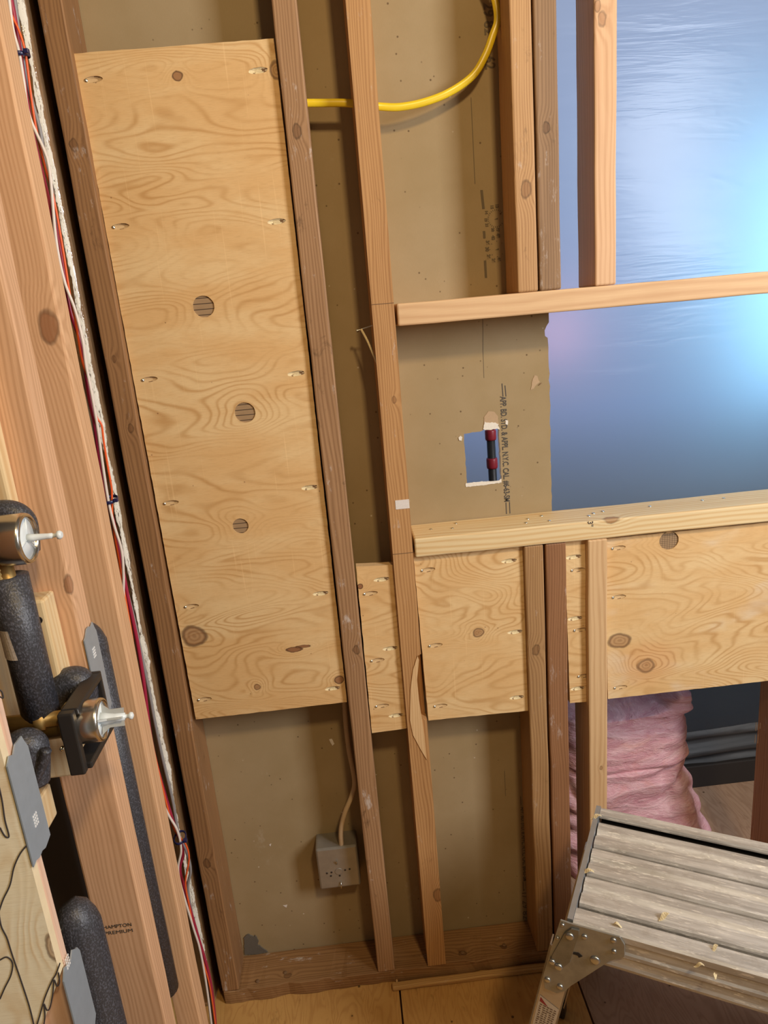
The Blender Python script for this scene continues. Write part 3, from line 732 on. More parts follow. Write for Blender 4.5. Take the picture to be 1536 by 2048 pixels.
panel('slim plywood strip between two studs, right of the tall panel', [(712, 1133), (790, 1130), (819, 1456), (744, 1466)], 0.010, 0.018,
      [(763, 1159, R_), (740, 1187, L_), (780, 1297, R_), (754, 1321, L_), (763, 1412, L_), (792, 1431, R_)], [], [(720, 1173, 6, 6, 0.9)], shift=4.1)
panel('square plywood panel under the left end of the sill', [(826, 1105), (1047, 1091), (1060, 1421), (857, 1441)], 0.010, 0.018,
      [(855, 1140, L_), (1018, 1122, R_), (870, 1291, L_), (1030, 1264, R_), (880, 1412, L_), (1033, 1395, R_)], [], [(957, 1265, 12, 10, 0.45), (945, 1180, 30, 14, 0)], shift=8.7, sx=2.2)
panel('very narrow plywood strip beside the pale stud under the sill', [(1129, 1082), (1175, 1079), (1180, 1403), (1140, 1406)], 0.010, 0.018,
      [(1147, 1114, R_), (1155, 1140, L_), (1150, 1237, R_), (1160, 1260, L_), (1168, 1352, L_), (1155, 1377, R_)], [], [], shift=12.4)
panel('wide pale plywood panel with big swirling knots, right of the pale stud', [(1210, 1078), (1620, 1036), (1620, 1352), (1216, 1398)], 0.010, 0.018,
      [(1236, 1096, L_), (1237, 1194, L_), (1240, 1375, L_)], [(1338, 1081, 21, 1)],
      [(1239, 1282, 24, 17, 0.45), (1292, 1332, 20, 16, 0.30), (1296, 1325, 78, 62, -0.75)], shift=16.3, sx=2.0, grey=(0.80, 0.70, 0.55))

# ================================================================== cables, box, nail on the main wall
M['yellow'] = plain('yellow_cable_jacket', (0.80, 0.58, 0.02), 0.28, var=0.08, bump=0)
yp = [onY(600, 206, 0.045), onY(640, 206, 0.045), onY(690, 206, 0.045), onY(730, 210, 0.045), onY(757, 213, 0.045), onY(800, 214, 0.05), onY(850, 204, 0.055), onY(900, 184, 0.06),
      onY(945, 152, 0.06), onY(970, 112, 0.06), onY(985, 72, 0.06), onY(995, 40, 0.06), onY(990, 0, 0.06), onY(975, -45, 0.06), onY(950, -90, 0.06)]
yc = tube('electrical_cable', yp, 0.0062, M['yellow'], seg=14, flat=0.55, up=(0, 1, 0))
tag(yc, 'bright yellow electrical cable curving through the studs near the top', 'cable')
M['beige'] = plain('beige_cable_jacket', (0.62, 0.47, 0.30), 0.5, bump=0)
bp_ = [onY(683, 1350, 0.07), onY(688, 1395, 0.07), onY(692, 1450, 0.07), onY(698, 1500, 0.07), onY(709, 1560, 0.066), onY(704, 1590, 0.06), onY(690, 1625, 0.05), onY(682, 1660, 0.046), onY(683, 1693, 0.050)]
tag(tube('electrical_cable', bp_, 0.0052, M['beige'], seg=12), 'old beige cable running down into the metal outlet box', 'cable')
# outlet box
bx0 = onY(631, 1706, 0.040); bx1 = onY(722, 1768, 0.040)
ob = thing('outlet_box', 'grey metal electrical box at the end of the beige cable in the lower left bay', 'electrical box', ((bx0.x + bx1.x) / 2, 0.065, bx1.z - 0.003))
W_ = (bx1.x - bx0.x) / 2; H_ = bx0.z - bx1.z + 0.010
bm = bmesh.new(); add_box(bm, (-W_, -0.025, 0), (W_, 0.030, H_), 0.004)
M['box'] = plain('dull_box_steel', (0.36, 0.34, 0.30), 0.45, 0.65, var=0.2, scale=40)
bb = from_bm('box_body', bm, M['box'], ob)
for x, z in ((-0.026, .042), (-0.016, .043), (0.014, .045), (0.024, .046), (-0.018, .034), (0.001, .032)):
    turned('hole', [(0.0022, 0), (0.0022, 0.0004)], (x, -0.0252, z), (0, -1, 0), M['blackp'], ob, 12)
turned('knockout', [(0.0088, 0), (0.0085, 0.0005), (0.0075, 0.0006)], (0, -0.0250, 0.043), (0, -1, 0), M['box'], ob, 24)
turned('screw', [(0.0013, 0), (0.0013, 0.012)], (-0.002, -0.0255, 0.063), (0, -0.4, 1), M['screw'], ob, 8)
turned('screw', [(0.0013, 0), (0.0013, 0.014)], (0.002, -0.0265, 0.017), (0, -0.4, -1), M['screw'], ob, 8)
# nail and sliver by stud C
nl = turned('nail', [(0.001, 0), (0.0012, 0.001), (0.0012, 0.033), (0.003, 0.034), (0.003, 0.035)], onY(748, 650, 0.03), (-1, 0.55, -0.25), M['steel'], None, 10)
tag(nl, 'bare nail sticking out of the left side of the notched stud', 'nail')
sv = tube('wood_sliver', [onY(722, 658, 0.04), onY(735, 682, 0.03), onY(748, 712, 0.015), onY(760, 740, 0.004)], 0.0022, M['raw'], flat=0.5, seg=6)
tag(sv, 'thin pale wood sliver hanging from the nail beside the notched stud', 'splinter')
patch('broken_corner', [(488, 1874), (496, 1867), (508, 1872), (511, 1869), (517, 1880), (516, 1888), (536, 1902), (512, 1907), (490, 1908)], DRY, plain('grey_mortar', (0.13, 0.115, 0.095), 0.9, scale=120), wall, 0.0025, 0.001)['label'] = 'dark grey broken corner'

# ================================================================== left wall: studs seen end on
XL = -0.325
def lstud(y0, y1, x0, label, light, dark, knots, z1=TOP, z0=0.036):
    cx_, cy_ = (x0 + XL) / 2, (y0 + y1) / 2
    kk = [(onY(x, y, y0).x - cx_, y0 - cy_, onY(x, y, y0).z - z0, r) for x, y, r in knots]
    return lumber('left_wall_stud', (x0, y0, z0), (XL, y1, z1), wood('stud_wood', light, dark, 'Z', kk, ring=0.006, contrast=0.6, kstr=1.7), label)
L1 = lstud(-0.480, -0.443, -0.388, 'orange fir stud stamped with lettering, behind the two valves', (0.72, 0.44, 0.26), (0.52, 0.29, 0.155), [(140, 1170, 0.007)])
L2 = lstud(-0.352, -0.314, -0.414, 'fir stud with a cracked round knot, behind the lettered stud', (0.73, 0.455, 0.26), (0.54, 0.30, 0.155), [(97, 655, 0.0125)])
hp = onY(218, 1855, -0.4803); hq = onY(278, 1849, -0.4803)
hw = hq.x - hp.x
for tx, py_ in (('HAMPTON', 1857), ('PREMIUM', 1869)):
    p = onY(219, py_, -0.4805)
    o = writing('lumber_stamp', tx, 0.0052, (-0.3775, -0.4806, p.z), (1, 0, 0), (0, 0, 1), M['ink'], L1, 1.0)
    xs = [v_.co.x for v_ in o.data.vertices]; s_ = 0.036 / (max(xs) - min(xs)); m0 = min(xs)
    for v_ in o.data.vertices: v_.co.x = m0 + (v_.co.x - m0) * s_
bpl = lumber('left_bottom_plate', (-0.414, -0.90, 0.0005), (XL, -0.30, 0.0355), wood('plate_wood2', NEW_L, NEW_D, 'Y'), 'bottom plate of the left wall, under the fir studs', 'board')
# foam pipe between the two studs
fx = -0.352
fp = thing('insulated_pipe', 'charcoal foam insulated pipe standing between the two fir studs', 'pipe', (fx, -0.395, 0.04))
def rel(P, root): return [Vector(p) - root.location for p in P]
zt = onY(212, 1262, -0.395).z
tube('foam_sleeve', rel([(fx, -0.395, 0.5), (fx, -0.395, 0.8), (fx, -0.395, zt - 0.012)], fp), 0.0205, M['foam'], fp, 20, straight=True)
tube('foam_elbow', rel([(fx, -0.395, zt - 0.035), (fx, -0.395, zt - 0.014), (fx - 0.012, -0.395, zt - 0.002), (fx - 0.06, -0.395, zt)], fp), 0.0200, M['foam'], fp, 20)
tube('copper_pipe', rel([(fx, -0.395, 0.04), (fx, -0.395, 0.51)], fp), 0.008, M['brass'], fp, 12, straight=True)
# pale blocking
def blk(a, b, label):
    return lumber('wood_blocking', a, b, wood('block_wood', (0.80, 0.62, 0.36), (0.66, 0.43, 0.20), 'Z', ring=0.01), label, 'block', wob=0.0004)
zq = onY(51, 1128, -0.50).z
blk((-0.47, -0.500, zq), (onY(51, 1128, -0.50).x, -0.4805, TOP), 'pale plywood strip at the left picture edge above the upper valve')
zq2 = onY(86, 1196, -0.505).z
blk((-0.47, -0.512, 0.955), (onY(95, 1240, -0.512).x, -0.4805, zq2), 'pale wood block behind the fat foam pipe, below the upper valve')
tb = turned('bolt_hole', [(0.004, 0), (0.004, 0.001)], onY(78, 1240, -0.5125), (0, -1, 0), M['blackp'], None, 12)
tag(tb, 'small black bolt in the pale wood block beside the foam pipe', 'bolt')
box_b = blk((-0.47, -0.515, 0.885), (onY(75, 1560, -0.515).x - 0.004, -0.4805, 0.93), 'short wood block under the black bracket')
# wires
def wire(pts, r, mat, label, Ys):
    P = [onY(x, y, Ys[i] if isinstance(Ys, (list, tuple)) else Ys) for i, (x, y) in enumerate(pts)]
    return tag(tube('wire', P, r, mat, seg=8, n_=10), label, 'wire', None)
M['orange'] = plain('orange_wire', (0.85, 0.13, 0.03), 0.35, bump=0); M['maroon'] = plain('maroon_wire', (0.36, 0.02, 0.06), 0.4, bump=0)
M['wwhite'] = plain('white_wire', (0.80, 0.72, 0.66), 0.35, bump=0); M['wgrey'] = plain('grey_wire', (0.27, 0.27, 0.28), 0.4, bump=0)
YW = -0.13
wire([(5, -40), (14, 5), (24, 32), (38, 62), (50, 102), (58, 160), (66, 220), (75, 270), (92, 340), (108, 400), (126, 500), (140, 590), (152, 650), (164, 720), (180, 770), (192, 830), (203, 850), (207, 880), (215, 930), (223, 975), (224, 998), (226, 1050), (238, 1120), (246, 1170), (262, 1260), (278, 1360), (312, 1520), (342, 1640), (358, 1672), (372, 1690), (378, 1718), (371, 1765), (378, 1810), (388, 1860), (405, 1920), (420, 1975), (432, 2060)],
     0.0017, M['orange'], 'orange wire, outermost of the bundle beside the corner post', YW)
wire([(15, -40), (22, 0), (28, 30), (38, 90), (50, 180), (66, 270), (92, 380), (120, 500), (138, 610), (160, 680), (170, 730), (178, 790), (190, 850), (200, 920), (214, 998), (228, 1050), (240, 1110), (255, 1190), (274, 1280), (287, 1360), (306, 1500), (345, 1640), (360, 1680), (366, 1710), (360, 1740), (375, 1800), (395, 1870), (420, 1960), (432, 2060)],
     0.0032, M['maroon'], 'maroon wire in the bundle beside the corner post', YW + 0.008)
wire([(12, -40), (18, 0), (26, 60), (38, 105), (47, 160), (58, 230), (88, 300), (97, 330), (103, 380), (112, 480), (128, 560), (150, 620), (165, 680), (172, 730), (182, 780), (196, 860), (204, 920), (216, 998), (228, 1050), (243, 1100), (247, 1150), (247, 1190), (250, 1240), (275, 1380), (298, 1500), (328, 1610), (354, 1660), (362, 1700), (357, 1750), (385, 1850), (400, 1900), (414, 1980), (424, 2060)],
     0.0023, M['wwhite'], 'white wire in the bundle beside the corner post', YW - 0.006)
wire([(24, -40), (32, 20), (40, 80), (52, 150), (66, 210), (80, 260), (88, 310), (100, 360), (118, 470), (130, 560), (140, 640), (150, 720), (170, 800), (190, 880), (212, 998), (222, 1050), (235, 1110), (248, 1160), (266, 1230), (281, 1300), (298, 1380), (309, 1440), (326, 1520), (345, 1600), (358, 1672), (372, 1700), (381, 1740), (376, 1780), (390, 1860), (412, 1950), (428, 2060)],
     0.0028, M['wgrey'], 'grey wire in the bundle beside the corner post', YW + 0.014)
M['tie'] = plain('dark_blue_tie', (0.02, 0.022, 0.09), 0.3, bump=0)
for (x, y), lab in (((42, 110), 'topmost dark blue cable tie around the wires'), ((221, 999), 'middle dark blue cable tie around the wires'), ((360, 1675), 'lowest dark blue cable tie around the wires')):
    c = onY(x, y, YW + 0.004); tz = thing('cable_tie', lab, 'cable tie', c)
    bm = bmesh.new()
    sweep(bm, [Vector((0.0105 * math.cos(a), 0.0145 * math.sin(a), 0.002 * math.sin(a))) for a in [2 * math.pi * k / 24 for k in range(25)]], 0.0028, 8, flat=0.45, cap=False)
    from_bm('strap', bm, M['tie'], tz, smooth=True)
    bm = bmesh.new(); add_box(bm, (-0.0035, -0.0035, -0.003), (0.0035, 0.0035, 0.003), 0.001)
    from_bm('tie_head', bm, M['tie'], tz, (0.0115, -0.010, 0.0005))

# ------------------------------------------------------------------ near-left: plumbing in front of the fir studs
YV = -0.56
ft = thing('insulated_pipe', 'fat charcoal foam pipe with a silver sticker under the upper valve', 'pipe', (-0.349, YV, 1.03))
t0 = onY(31, 1152, YV); t1 = onY(72, 1425, YV)
ax = Vector(((t0.x + t1.x) / 2, YV, 0)); ax.x = (onY(48, 1285, YV)).x
ft.location = (ax.x, YV, t1.z)
tube('foam_sleeve', [(0, 0, -0.01), (0, 0, 0.08), (0, 0, t0.z - t1.z)], 0.0190, M['foam'], ft, 24, straight=True)
tube('copper_pipe', [(0, 0, -0.02), (0, 0, t0.z - t1.z + 0.03)], 0.0075, M['brass'], ft, 14, straight=True)
sp_ = onY(16, 1292, YV - 0.02); bm = bmesh.new()
for i in range(7):
    for j in range(10):
        pass
NA, NB = 8, 10; rows = []
for j in range(NB + 1):
    row = []
    for i in range(NA + 1):
        a = math.radians(-172 + i * 9 + j * 1.0); row.append(bm.verts.new((0.0196 * math.cos(a), 0.0196 * math.sin(a), sp_.z - ft.location.z + 0.015 - j * 0.0032)))
    rows.append(row)
for A, B in zip(rows, rows[1:]):
    for i in range(NA): bm.faces.new((A[i], A[i + 1], B[i + 1], B[i]))
from_bm('sticker', bm, plain('silver_print_sticker', (0.62, 0.56, 0.48), 0.4, 0.2, var=0.5, scale=420), ft)['label'] = 'crinkled silver sticker'

def valve(label, fc, size, body_len, handle):
    """fc = centre of the outer face; axis towards +X"""
    root = thing('shower_valve', label, 'valve', fc)
    axv = Vector((1, 0.03, 0.0)).normalized()
    s_ = size
    turned('valve_body', [(s_ * .62, -body_len - .03), (s_ * .62, -body_len), (s_ * .9, -body_len + .003), (s_ * .9, -0.020)], (0, 0, 0), axv, M['brass'], root, 32)
    turned('chrome_ring', [(s_ * .96, -0.027), (s_, -0.025), (s_, -0.004), (s_ * .97, -0.001), (s_ * .86, 0.0), (s_ * .82, -0.003), (s_ * .80, -0.006)], (0, 0, 0), axv, M['chrome'], root, 40)
    d_ = turned('white_face', [(s_ * .80, -0.008), (s_ * .80, -0.004), (s_ * .3, -0.0025), (s_ * .1, -0.002)], (0, 0, 0), axv, M['dial'], root, 32)
    for k in range(3):
        a = k * 2.09 + 0.5; u = axv.orthogonal().normalized(); v_ = axv.cross(u); dd = u * math.cos(a) + v_ * math.sin(a)
        tube('rib', [axv * -0.0025 + dd * s_ * .1, axv * -0.003 + dd * s_ * .76], 0.0012, M['dial'], d_, 6, straight=True)
    return root, axv
v1, axv = valve('upper brass valve with a chrome ring and thin white stem', onY(60, 1076, YV), 0.0255, 0.045, 0)
turned('valve_stem', [(0.0045, -0.002), (0.0036, 0.004), (0.0028, 0.018), (0.0028, 0.0215), (0.0020, 0.022), (0.0020, 0.026), (0.0042, 0.0265), (0.0045, 0.029), (0.0028, 0.031)], (0, 0, 0), axv, M['dial'], v1, 16)
turned('threaded_inlet', [(0.010 + (0.0012 if k % 2 else 0), -0.052 + k * 0.0022) for k in range(14)], (-0.040, 0, -0.0), (0, 0, 1), M['brass'], v1, 20)
v2, axv = valve('lower brass valve with a clear finned handle, held in the black bracket', onY(208, 1438, YV), 0.0230, 0.042, 1)
turned('valve_stem', [(0.0080, -0.003), (0.0060, 0.004), (0.0045, 0.012), (0.0040, 0.022), (0.0022, 0.0225), (0.0022, 0.026), (0.0042, 0.0275), (0.0036, 0.030), (0.001, 0.0312)], (0, 0, 0), axv, M['dial'], v2, 16)
bm = bmesh.new(); u = axv.orthogonal().normalized(); vv = axv.cross(u)
for k in range(4):
    a = k * math.pi / 2 + 0.4; dd = u * math.cos(a) + vv * math.sin(a); nn = axv.cross(dd) * 0.0010
    pts = [axv * -0.002 + dd * 0.004, axv * -0.002 + dd * 0.016, axv * 0.006 + dd * 0.0095, axv * 0.021 + dd * 0.0095, axv * 0.021 + dd * 0.003]
    A = [bm.verts.new(p + nn) for p in pts]; B = [bm.verts.new(p - nn) for p in pts]
    bm.faces.new(A); bm.faces.new(B[::-1])
    for i in range(5): bm.faces.new((A[i], A[(i + 1) % 5], B[(i + 1) % 5], B[i]))
from_bm('finned_handle', bm, plain('clear_grey_plastic', (0.60, 0.62, 0.60), 0.25, bump=0, Transmission_Weight=0.35), v2)
# foam elbow behind the upper valve
fe = thing('foam_pipe_elbow', 'dark foam elbow behind the upper valve', 'pipe insulation', onY(40, 1035, -0.52))
P = [onY(x, y, -0.52) for x, y in ((-60, 1030), (-10, 1026), (25, 1026), (46, 1042), (52, 1070), (54, 1100))]
tube('foam_sleeve', rel(P, fe), 0.0130, M['foam'], fe, 18)
# foam elbows around the bracket
fb = thing('foam_pipe_elbow', 'dark foam elbow bulging behind the top of the black bracket', 'pipe insulation', onY(150, 1380, -0.50))
P = [onY(x, y, -0.505) for x, y in ((100, 1405), (118, 1378), (142, 1362), (160, 1366), (166, 1390), (164, 1440))]
tube('foam_sleeve', rel(P, fb), 0.0165, M['foam'], fb, 18, radii=None)
fc_ = thing('foam_pipe_elbow', 'dark foam elbow tucked between the long steel plate and the bracket', 'pipe insulation', onY(60, 1500, -0.60))
P = [onY(x, y, -0.60) for x, y in ((20, 1520), (42, 1492), (62, 1492), (66, 1520), (66, 1560))]
tube('foam_sleeve', rel(P, fc_), 0.0165, M['foam'], fc_, 18)
tube('slit_edge', rel([onY(x, y, -0.612) for x, y in ((93, 1500), (84, 1530), (70, 1560))], fc_), 0.005, M['foam'], fc_, 10)
# black bracket: square ring standing in a plane across the valve axis
bk = thing('valve_bracket', 'black plastic square bracket around the lower valve', 'bracket', onY(130, 1480, YV))
XB = onY(112, 1440, -0.60).x + 0.003
yN, yF = -0.588, -0.500
zT, zB = onY(108, 1432, yN).z, onY(118, 1556, yN).z
def bar(a, b, name):
    bm = bmesh.new(); add_box(bm, Vector(a) - bk.location, Vector(b) - bk.location, 0.0018); return from_bm(name, bm, M['blackp'], bk)
bar((XB - 0.008, yN, zB), (XB + 0.008, yN + 0.010, zT), 'near_bar')
bar((XB - 0.008, yN + 0.0102, zT - 0.008), (XB + 0.010, yF, zT), 'top_bar')
bar((XB - 0.008, yN + 0.0102, zB), (XB + 0.012, yF, zB + 0.008), 'bottom_bar')
bar((XB - 0.008, yF, zB), (XB + 0.008, yF + 0.006, zT), 'far_bar')
bar((XB - 0.0095, yN + 0.012, zT - 0.045), (XB - 0.0082, yF - 0.002, zT - 0.010), 'back_web')
turned('screw', [(0.003, 0), (0.003, 0.001), (0.001, 0.002)], onY(124, 1497, yN + 0.012) - bk.location, (1, -0.6, 0), M['screw'], bk, 10)
pj = thing('pipe_joint', 'small brass pipe joint left of the black bracket', 'fitting', onY(50, 1445, -0.57))
turned('tee_body', [(0.009, -0.02), (0.009, 0.012), (0.0105, 0.013), (0.0105, 0.022), (0.008, 0.023), (0.008, 0.045)], (0, 0, 0), (1, 0, 0.02), M['brass'], pj, 20)
turned('side_outlet', [(0.008, 0), (0.0095, 0.012), (0.0095, 0.018)], (0, 0, 0), (0, -0.2, -1), M['brass'], pj, 16)

# near plywood edge with its pencil lines, backing strip and nail plates
YP = -0.690
pn = thing('plywood_sheet', 'bright plywood sheet with looping pencil lines, near left corner', 'plywood', (-0.44, YP, 0.5))
mat = plywood('veneer_near', (0.95, 0.84, 0.60), (0.76, 0.55, 0.30), (0.97, 0.90, 0.70), [(onY(108, 1895, YP).x + 0.44, onY(108, 1895, YP).z - 0.5, 0.007, 0.016, 0.35)], seed=22.0, sx=6, sz=2.2, swirl=16)
c_ = onY(118, 1950, YP).z; e_ = onY(85, 2048, YP)
out_ = [(-0.10, 0.9), (XL + 0.44, 0.9), (XL + 0.44, c_ - 0.5), (e_.x + 0.44, e_.z - 0.5), (e_.x + 0.40, e_.z - 0.56), (-0.10, e_.z - 0.56)]
bd = plate('board', out_, [], 0, 0.010, [mat, plain('cream_ply_edge', (0.82, 0.68, 0.44), 0.8)], pn)
lo = bd.location.copy(); bd.data.transform(Matrix.Translation(lo)); bd.location = (0, 0, 0)
def scribble(pts):
    P = [onY(x, y, YP - 0.0006) - pn.location for x, y in pts]
    tube('pencil_line', P, 0.00075, M['pencil'], pn, 6, flat=0.4)
scribble([(-5, 1560), (4, 1600), (10, 1640), (18, 1672), (10, 1672), (0, 1655)])
scribble([(54, 1690), (40, 1708), (28, 1735), (20, 1770), (6, 1800), (-4, 1830)])
scribble([(-4, 1810), (2, 1850), (14, 1876), (24, 1908), (40, 1955), (58, 2010), (68, 2050)])
scribble([(0, 1920), (14, 1914), (25, 1926), (22, 1950), (10, 1975), (0, 1998)])
scribble([(120, 1926), (112, 1948), (104, 1962), (90, 1995), (80, 2030), (74, 2050)])
scribble([(117, 1945), (119, 1965), (114, 1972), (108, 1960), (106, 1985), (100, 2015), (94, 2020), (88, 2008), (90, 2030), (88, 2048)])
scribble([(-3, 1378), (4, 1384), (6, 1396), (-2, 1392)])
nb = thing('backing_strip', 'pale pink edge strip directly behind the bright plywood sheet', 'board', (-0.40, YP + 0.02, 0.036))
lumber('board', (-0.07, -0.0098, 0), (XL + 0.40, 0.003, 1.36), wood('pink_edge_wood', (0.80, 0.56, 0.42), (0.68, 0.42, 0.28), 'Z', ring=0.012), parent=nb)
lk = lumber('wood_blocking', (-0.44, YP + 0.0235, 0.40), (-0.3275, YP + 0.045, onY(128, 1958, YP + 0.02).z), wood('grey_block', (0.44, 0.32, 0.20), (0.30, 0.20, 0.12), 'X', ring=0.01), 'greyish wood block behind the lower corner of the bright plywood sheet', 'block')
def nailplate(label, x, y0, y1, z0, z1, seed, pr):
    root = thing('nail_plate', label, 'steel plate', (x, (y0 + y1) / 2, z0)); random.seed(seed)
    h = (y1 - y0) / 2; H = z1 - z0
    pts = [(-h, 0.0)] + [(-h + 2 * h * k / 6, random.choice((-0.003, 0.0, 0.002)) - k * 0.0004) for k in range(1, 6)] + [(h, 0.002), (h, 0.010), (h, H - 0.012), (h - 0.004, H - 0.004)]
    pts += [(h - 2 * h * k / 6, H + random.choice((-0.003, 0.0, 0.003))) for k in range(1, 6)] + [(-h, H - 0.006)]
    pl = plate('steel_sheet', pts, [], 0, 0.0014, M['galv'], root, (Vector((0.0016, 0, 0)), Vector((0, 1, 0)), Vector((0, 0, 1))))
    bars('white_print', [(pr[1] + 0.0030 * k, pr[0] + j * 0.0034, pr[1] + 0.0030 * k + 0.0014, pr[0] + j * 0.0034 + 0.0020) for k in range(3) for j in range(4)], (x + 0.0026, (y0 + y1) / 2, z0), (0, 1, 0), (0, 0, 1), M['white'], root)
    return root
nailplate('grey steel nail plate on the orange fir stud beside the foam pipe', XL + 0.0005, -0.4815, -0.4425, onX(212, 1422, XL).z, onX(176, 1255, XL).z, 3, (0.075, -0.004))
nailplate('long grey steel nail plate on the near plywood edge, white print near its foot', XL + 0.0005, -0.691, -0.651, onX(80, 1702, XL).z, onX(22, 1500, XL).z, 5, (0.028, -0.002))
nailplate('lowest grey steel nail plate, at the bottom left of the photo', XL + 0.0005, -0.691, -0.650, onX(150, 2085, XL).z - 0.02, onX(140, 1905, XL).z, 9, (0.095, -0.010))
# big foam sleeve at the bottom
bf = thing('insulated_pipe', 'large dark foam sleeve with an open torn top, bottom left', 'pipe', (0, 0, 0))
bx = onY(207, 1960, -0.575); bf.location = (bx.x - 0.0125, -0.575, 0.3)
zt = onY(170, 1808, -0.575).z - 0.3
tube('foam_sleeve', [(0, 0, 0.0), (0, 0, 0.3), (0, 0, zt - 0.03), (-0.001, 0.0, zt - 0.018), (-0.004, 0.002, zt - 0.006), (-0.008, 0.004, zt + 0.001)], 0.024, M['foam'], bf, 26, straight=True, radii=[0.026, 0.025, 0.0245, 0.0225, 0.018, 0.010])
tube('dark_opening', [(-0.0165, -0.0155, zt - 0.040), (-0.014, -0.016, zt - 0.022), (-0.012, -0.010, zt - 0.010)], 0.0050, M['black'], bf, 12)
tube('inner_sleeve', [(-0.029, -0.008, 0.0), (-0.029, -0.008, zt - 0.05), (-0.029, -0.006, zt - 0.030)], 0.0125, M['foam'], bf, 16, straight=True, radii=[0.0135, 0.0135, 0.007])
tube('wire_tie', [(-0.030, -0.010, zt + 0.002), (-0.020, -0.018, zt - 0.006), (-0.010, -0.020, zt - 0.014)], 0.0016, plain('olive_twine', (0.20, 0.18, 0.11), 0.8), bf, 8)

# ================================================================== the space behind the opening
def sheet_mat():
    t = T('milky_poly_sheeting')
    w1 = t.noise(t.v('MULTIPLY', t.P, (2.5, 1, 16)), 1.0, 4, 0.6, 0.8)
    w2 = t.noise(t.v('MULTIPLY', t.P, (6, 1, 60)), 1.0, 3, 0.6)
    t.bump(t.f('ADD', w1, t.f('MULTIPLY', w2, 0.3)), 0.35, 0.006)
    tl = t.n('ShaderNodeBsdfTranslucent'); tl.inputs[0].default_value = (0.80, 0.88, 0.95, 1)
    df = t.n('ShaderNodeBsdfDiffuse'); df.inputs[0].default_value = (0.10, 0.17, 0.30, 1)
    gl = t.n('ShaderNodeBsdfGlossy'); gl.inputs['Roughness'].default_value = 0.22; gl.inputs[0].default_value = (0.8, 0.85, 0.9, 1)
    tp = t.n('ShaderNodeBsdfTransparent'); tp.inputs[0].default_value = (0.8, 0.85, 0.9, 1)
    nrm = t.b.inputs['Normal'].links[0].from_socket
    for q in (gl,): t.t.links.new(nrm, q.inputs['Normal'])
    def mx(f_, a, b):
        q = t.n('ShaderNodeMixShader'); q.inputs[0].default_value = f_
        t.t.links.new(a, q.inputs[1]); t.t.links.new(b, q.inputs[2]); return q.outputs[0]
    s_ = mx(0.10, tl.outputs[0], df.outputs[0]); s_ = mx(0.02, s_, gl.outputs[0]); s_ = mx(0.06, s_, tp.outputs[0])
    t.t.links.new(s_, t.t.nodes['Material Output'].inputs['Surface'])
    return t.m
bm = bmesh.new(); NX, NZ = 60, 90; rows = []
for j in range(NZ + 1):
    z = 0.10 + 2.3 * j / NZ; row = []
    for i in range(NX + 1):
        x = -0.5 + 2.7 * i / NX
        y = 0.0035 * noise.noise(Vector((x * 2.2, z * 4, 1))) + 0.0004 * noise.noise(Vector((x * 5, z * 18, 4)))
        row.append(bm.verts.new((x - 0.85, y, z - 0.10)))
    rows.append(row)
for A, B in zip(rows, rows[1:]):
    for i in range(NX): bm.faces.new((A[i], A[i + 1], B[i + 1], B[i]))
sh = from_bm('plastic_sheeting', bm, sheet_mat(), None, (0.85, 0.56, 0.10), True)
tag(sh, 'large hanging blue-lit plastic sheeting beyond the wall opening', 'sheeting')
def fold_mat():
    t = T('grey_film_fold'); n1 = t.noise(t.v('MULTIPLY', t.P, (3, 1, 26)), 1.0, 4, 0.6, 0.6)
    c = t.mix(t.sm(n1, 0.35, 0.7), (0.018, 0.02, 0.023), (0.07, 0.073, 0.078)); t.bump(n1, 0.4, 0.003)
    return t.out(c, 0.6)
bm = bmesh.new(); rows = []
for j in range(15):
    row = []
    for i in range(41):
        x = -0.4 + 2.4 * i / 40; z = 0.075 + 0.115 * j / 14 + 0.008 * noise.noise(Vector((x * 5, 0, 3)))
        y = 0.010 * math.sin(j * 0.9) + 0.006 * noise.noise(Vector((x * 6, j * 0.4, 0)))
        row.append(bm.verts.new((x - 0.8, y, z - 0.07)))
    rows.append(row)
for A, B in zip(rows, rows[1:]):
    for i in range(40): bm.faces.new((A[i], A[i + 1], B[i + 1], B[i]))
tag(from_bm('film_fold', bm, fold_mat(), None, (0.8, 0.525, 0.07), True), 'grey gathered plastic film low on the far side behind the insulation', 'sheeting')
bw = box('trim_1', (-0.5, 0.515, 0.0), (2.3, 0.60, 0.075), M['black'], None, 0.003); struct(bw)
# dark pole with red bands behind the cut-out
pp = onY(982, 900, 0.30); pb = onY(990, 965, 0.30)
pole = thing('telescopic_pole', 'black pole with red bands seen through the square cut-out', 'pole', (pb.x + 0.004, 0.30, 0.0))
turned('pole', [(0.0095, 0.0), (0.0095, 1.35)], (0, 0, 0), (-0.008, 0, 1), M['blackp'], pole, 20)
for y_ in (869, 926):
    z = onY(984, y_, 0.30).z; turned('red_collar', [(0.0115, -0.012), (0.0125, -0.008), (0.0125, 0.008), (0.0115, 0.012)], (-0.008 * z, 0, z), (-0.008, 0, 1), M['red'], pole, 20)['label'] = 'dark red collar'

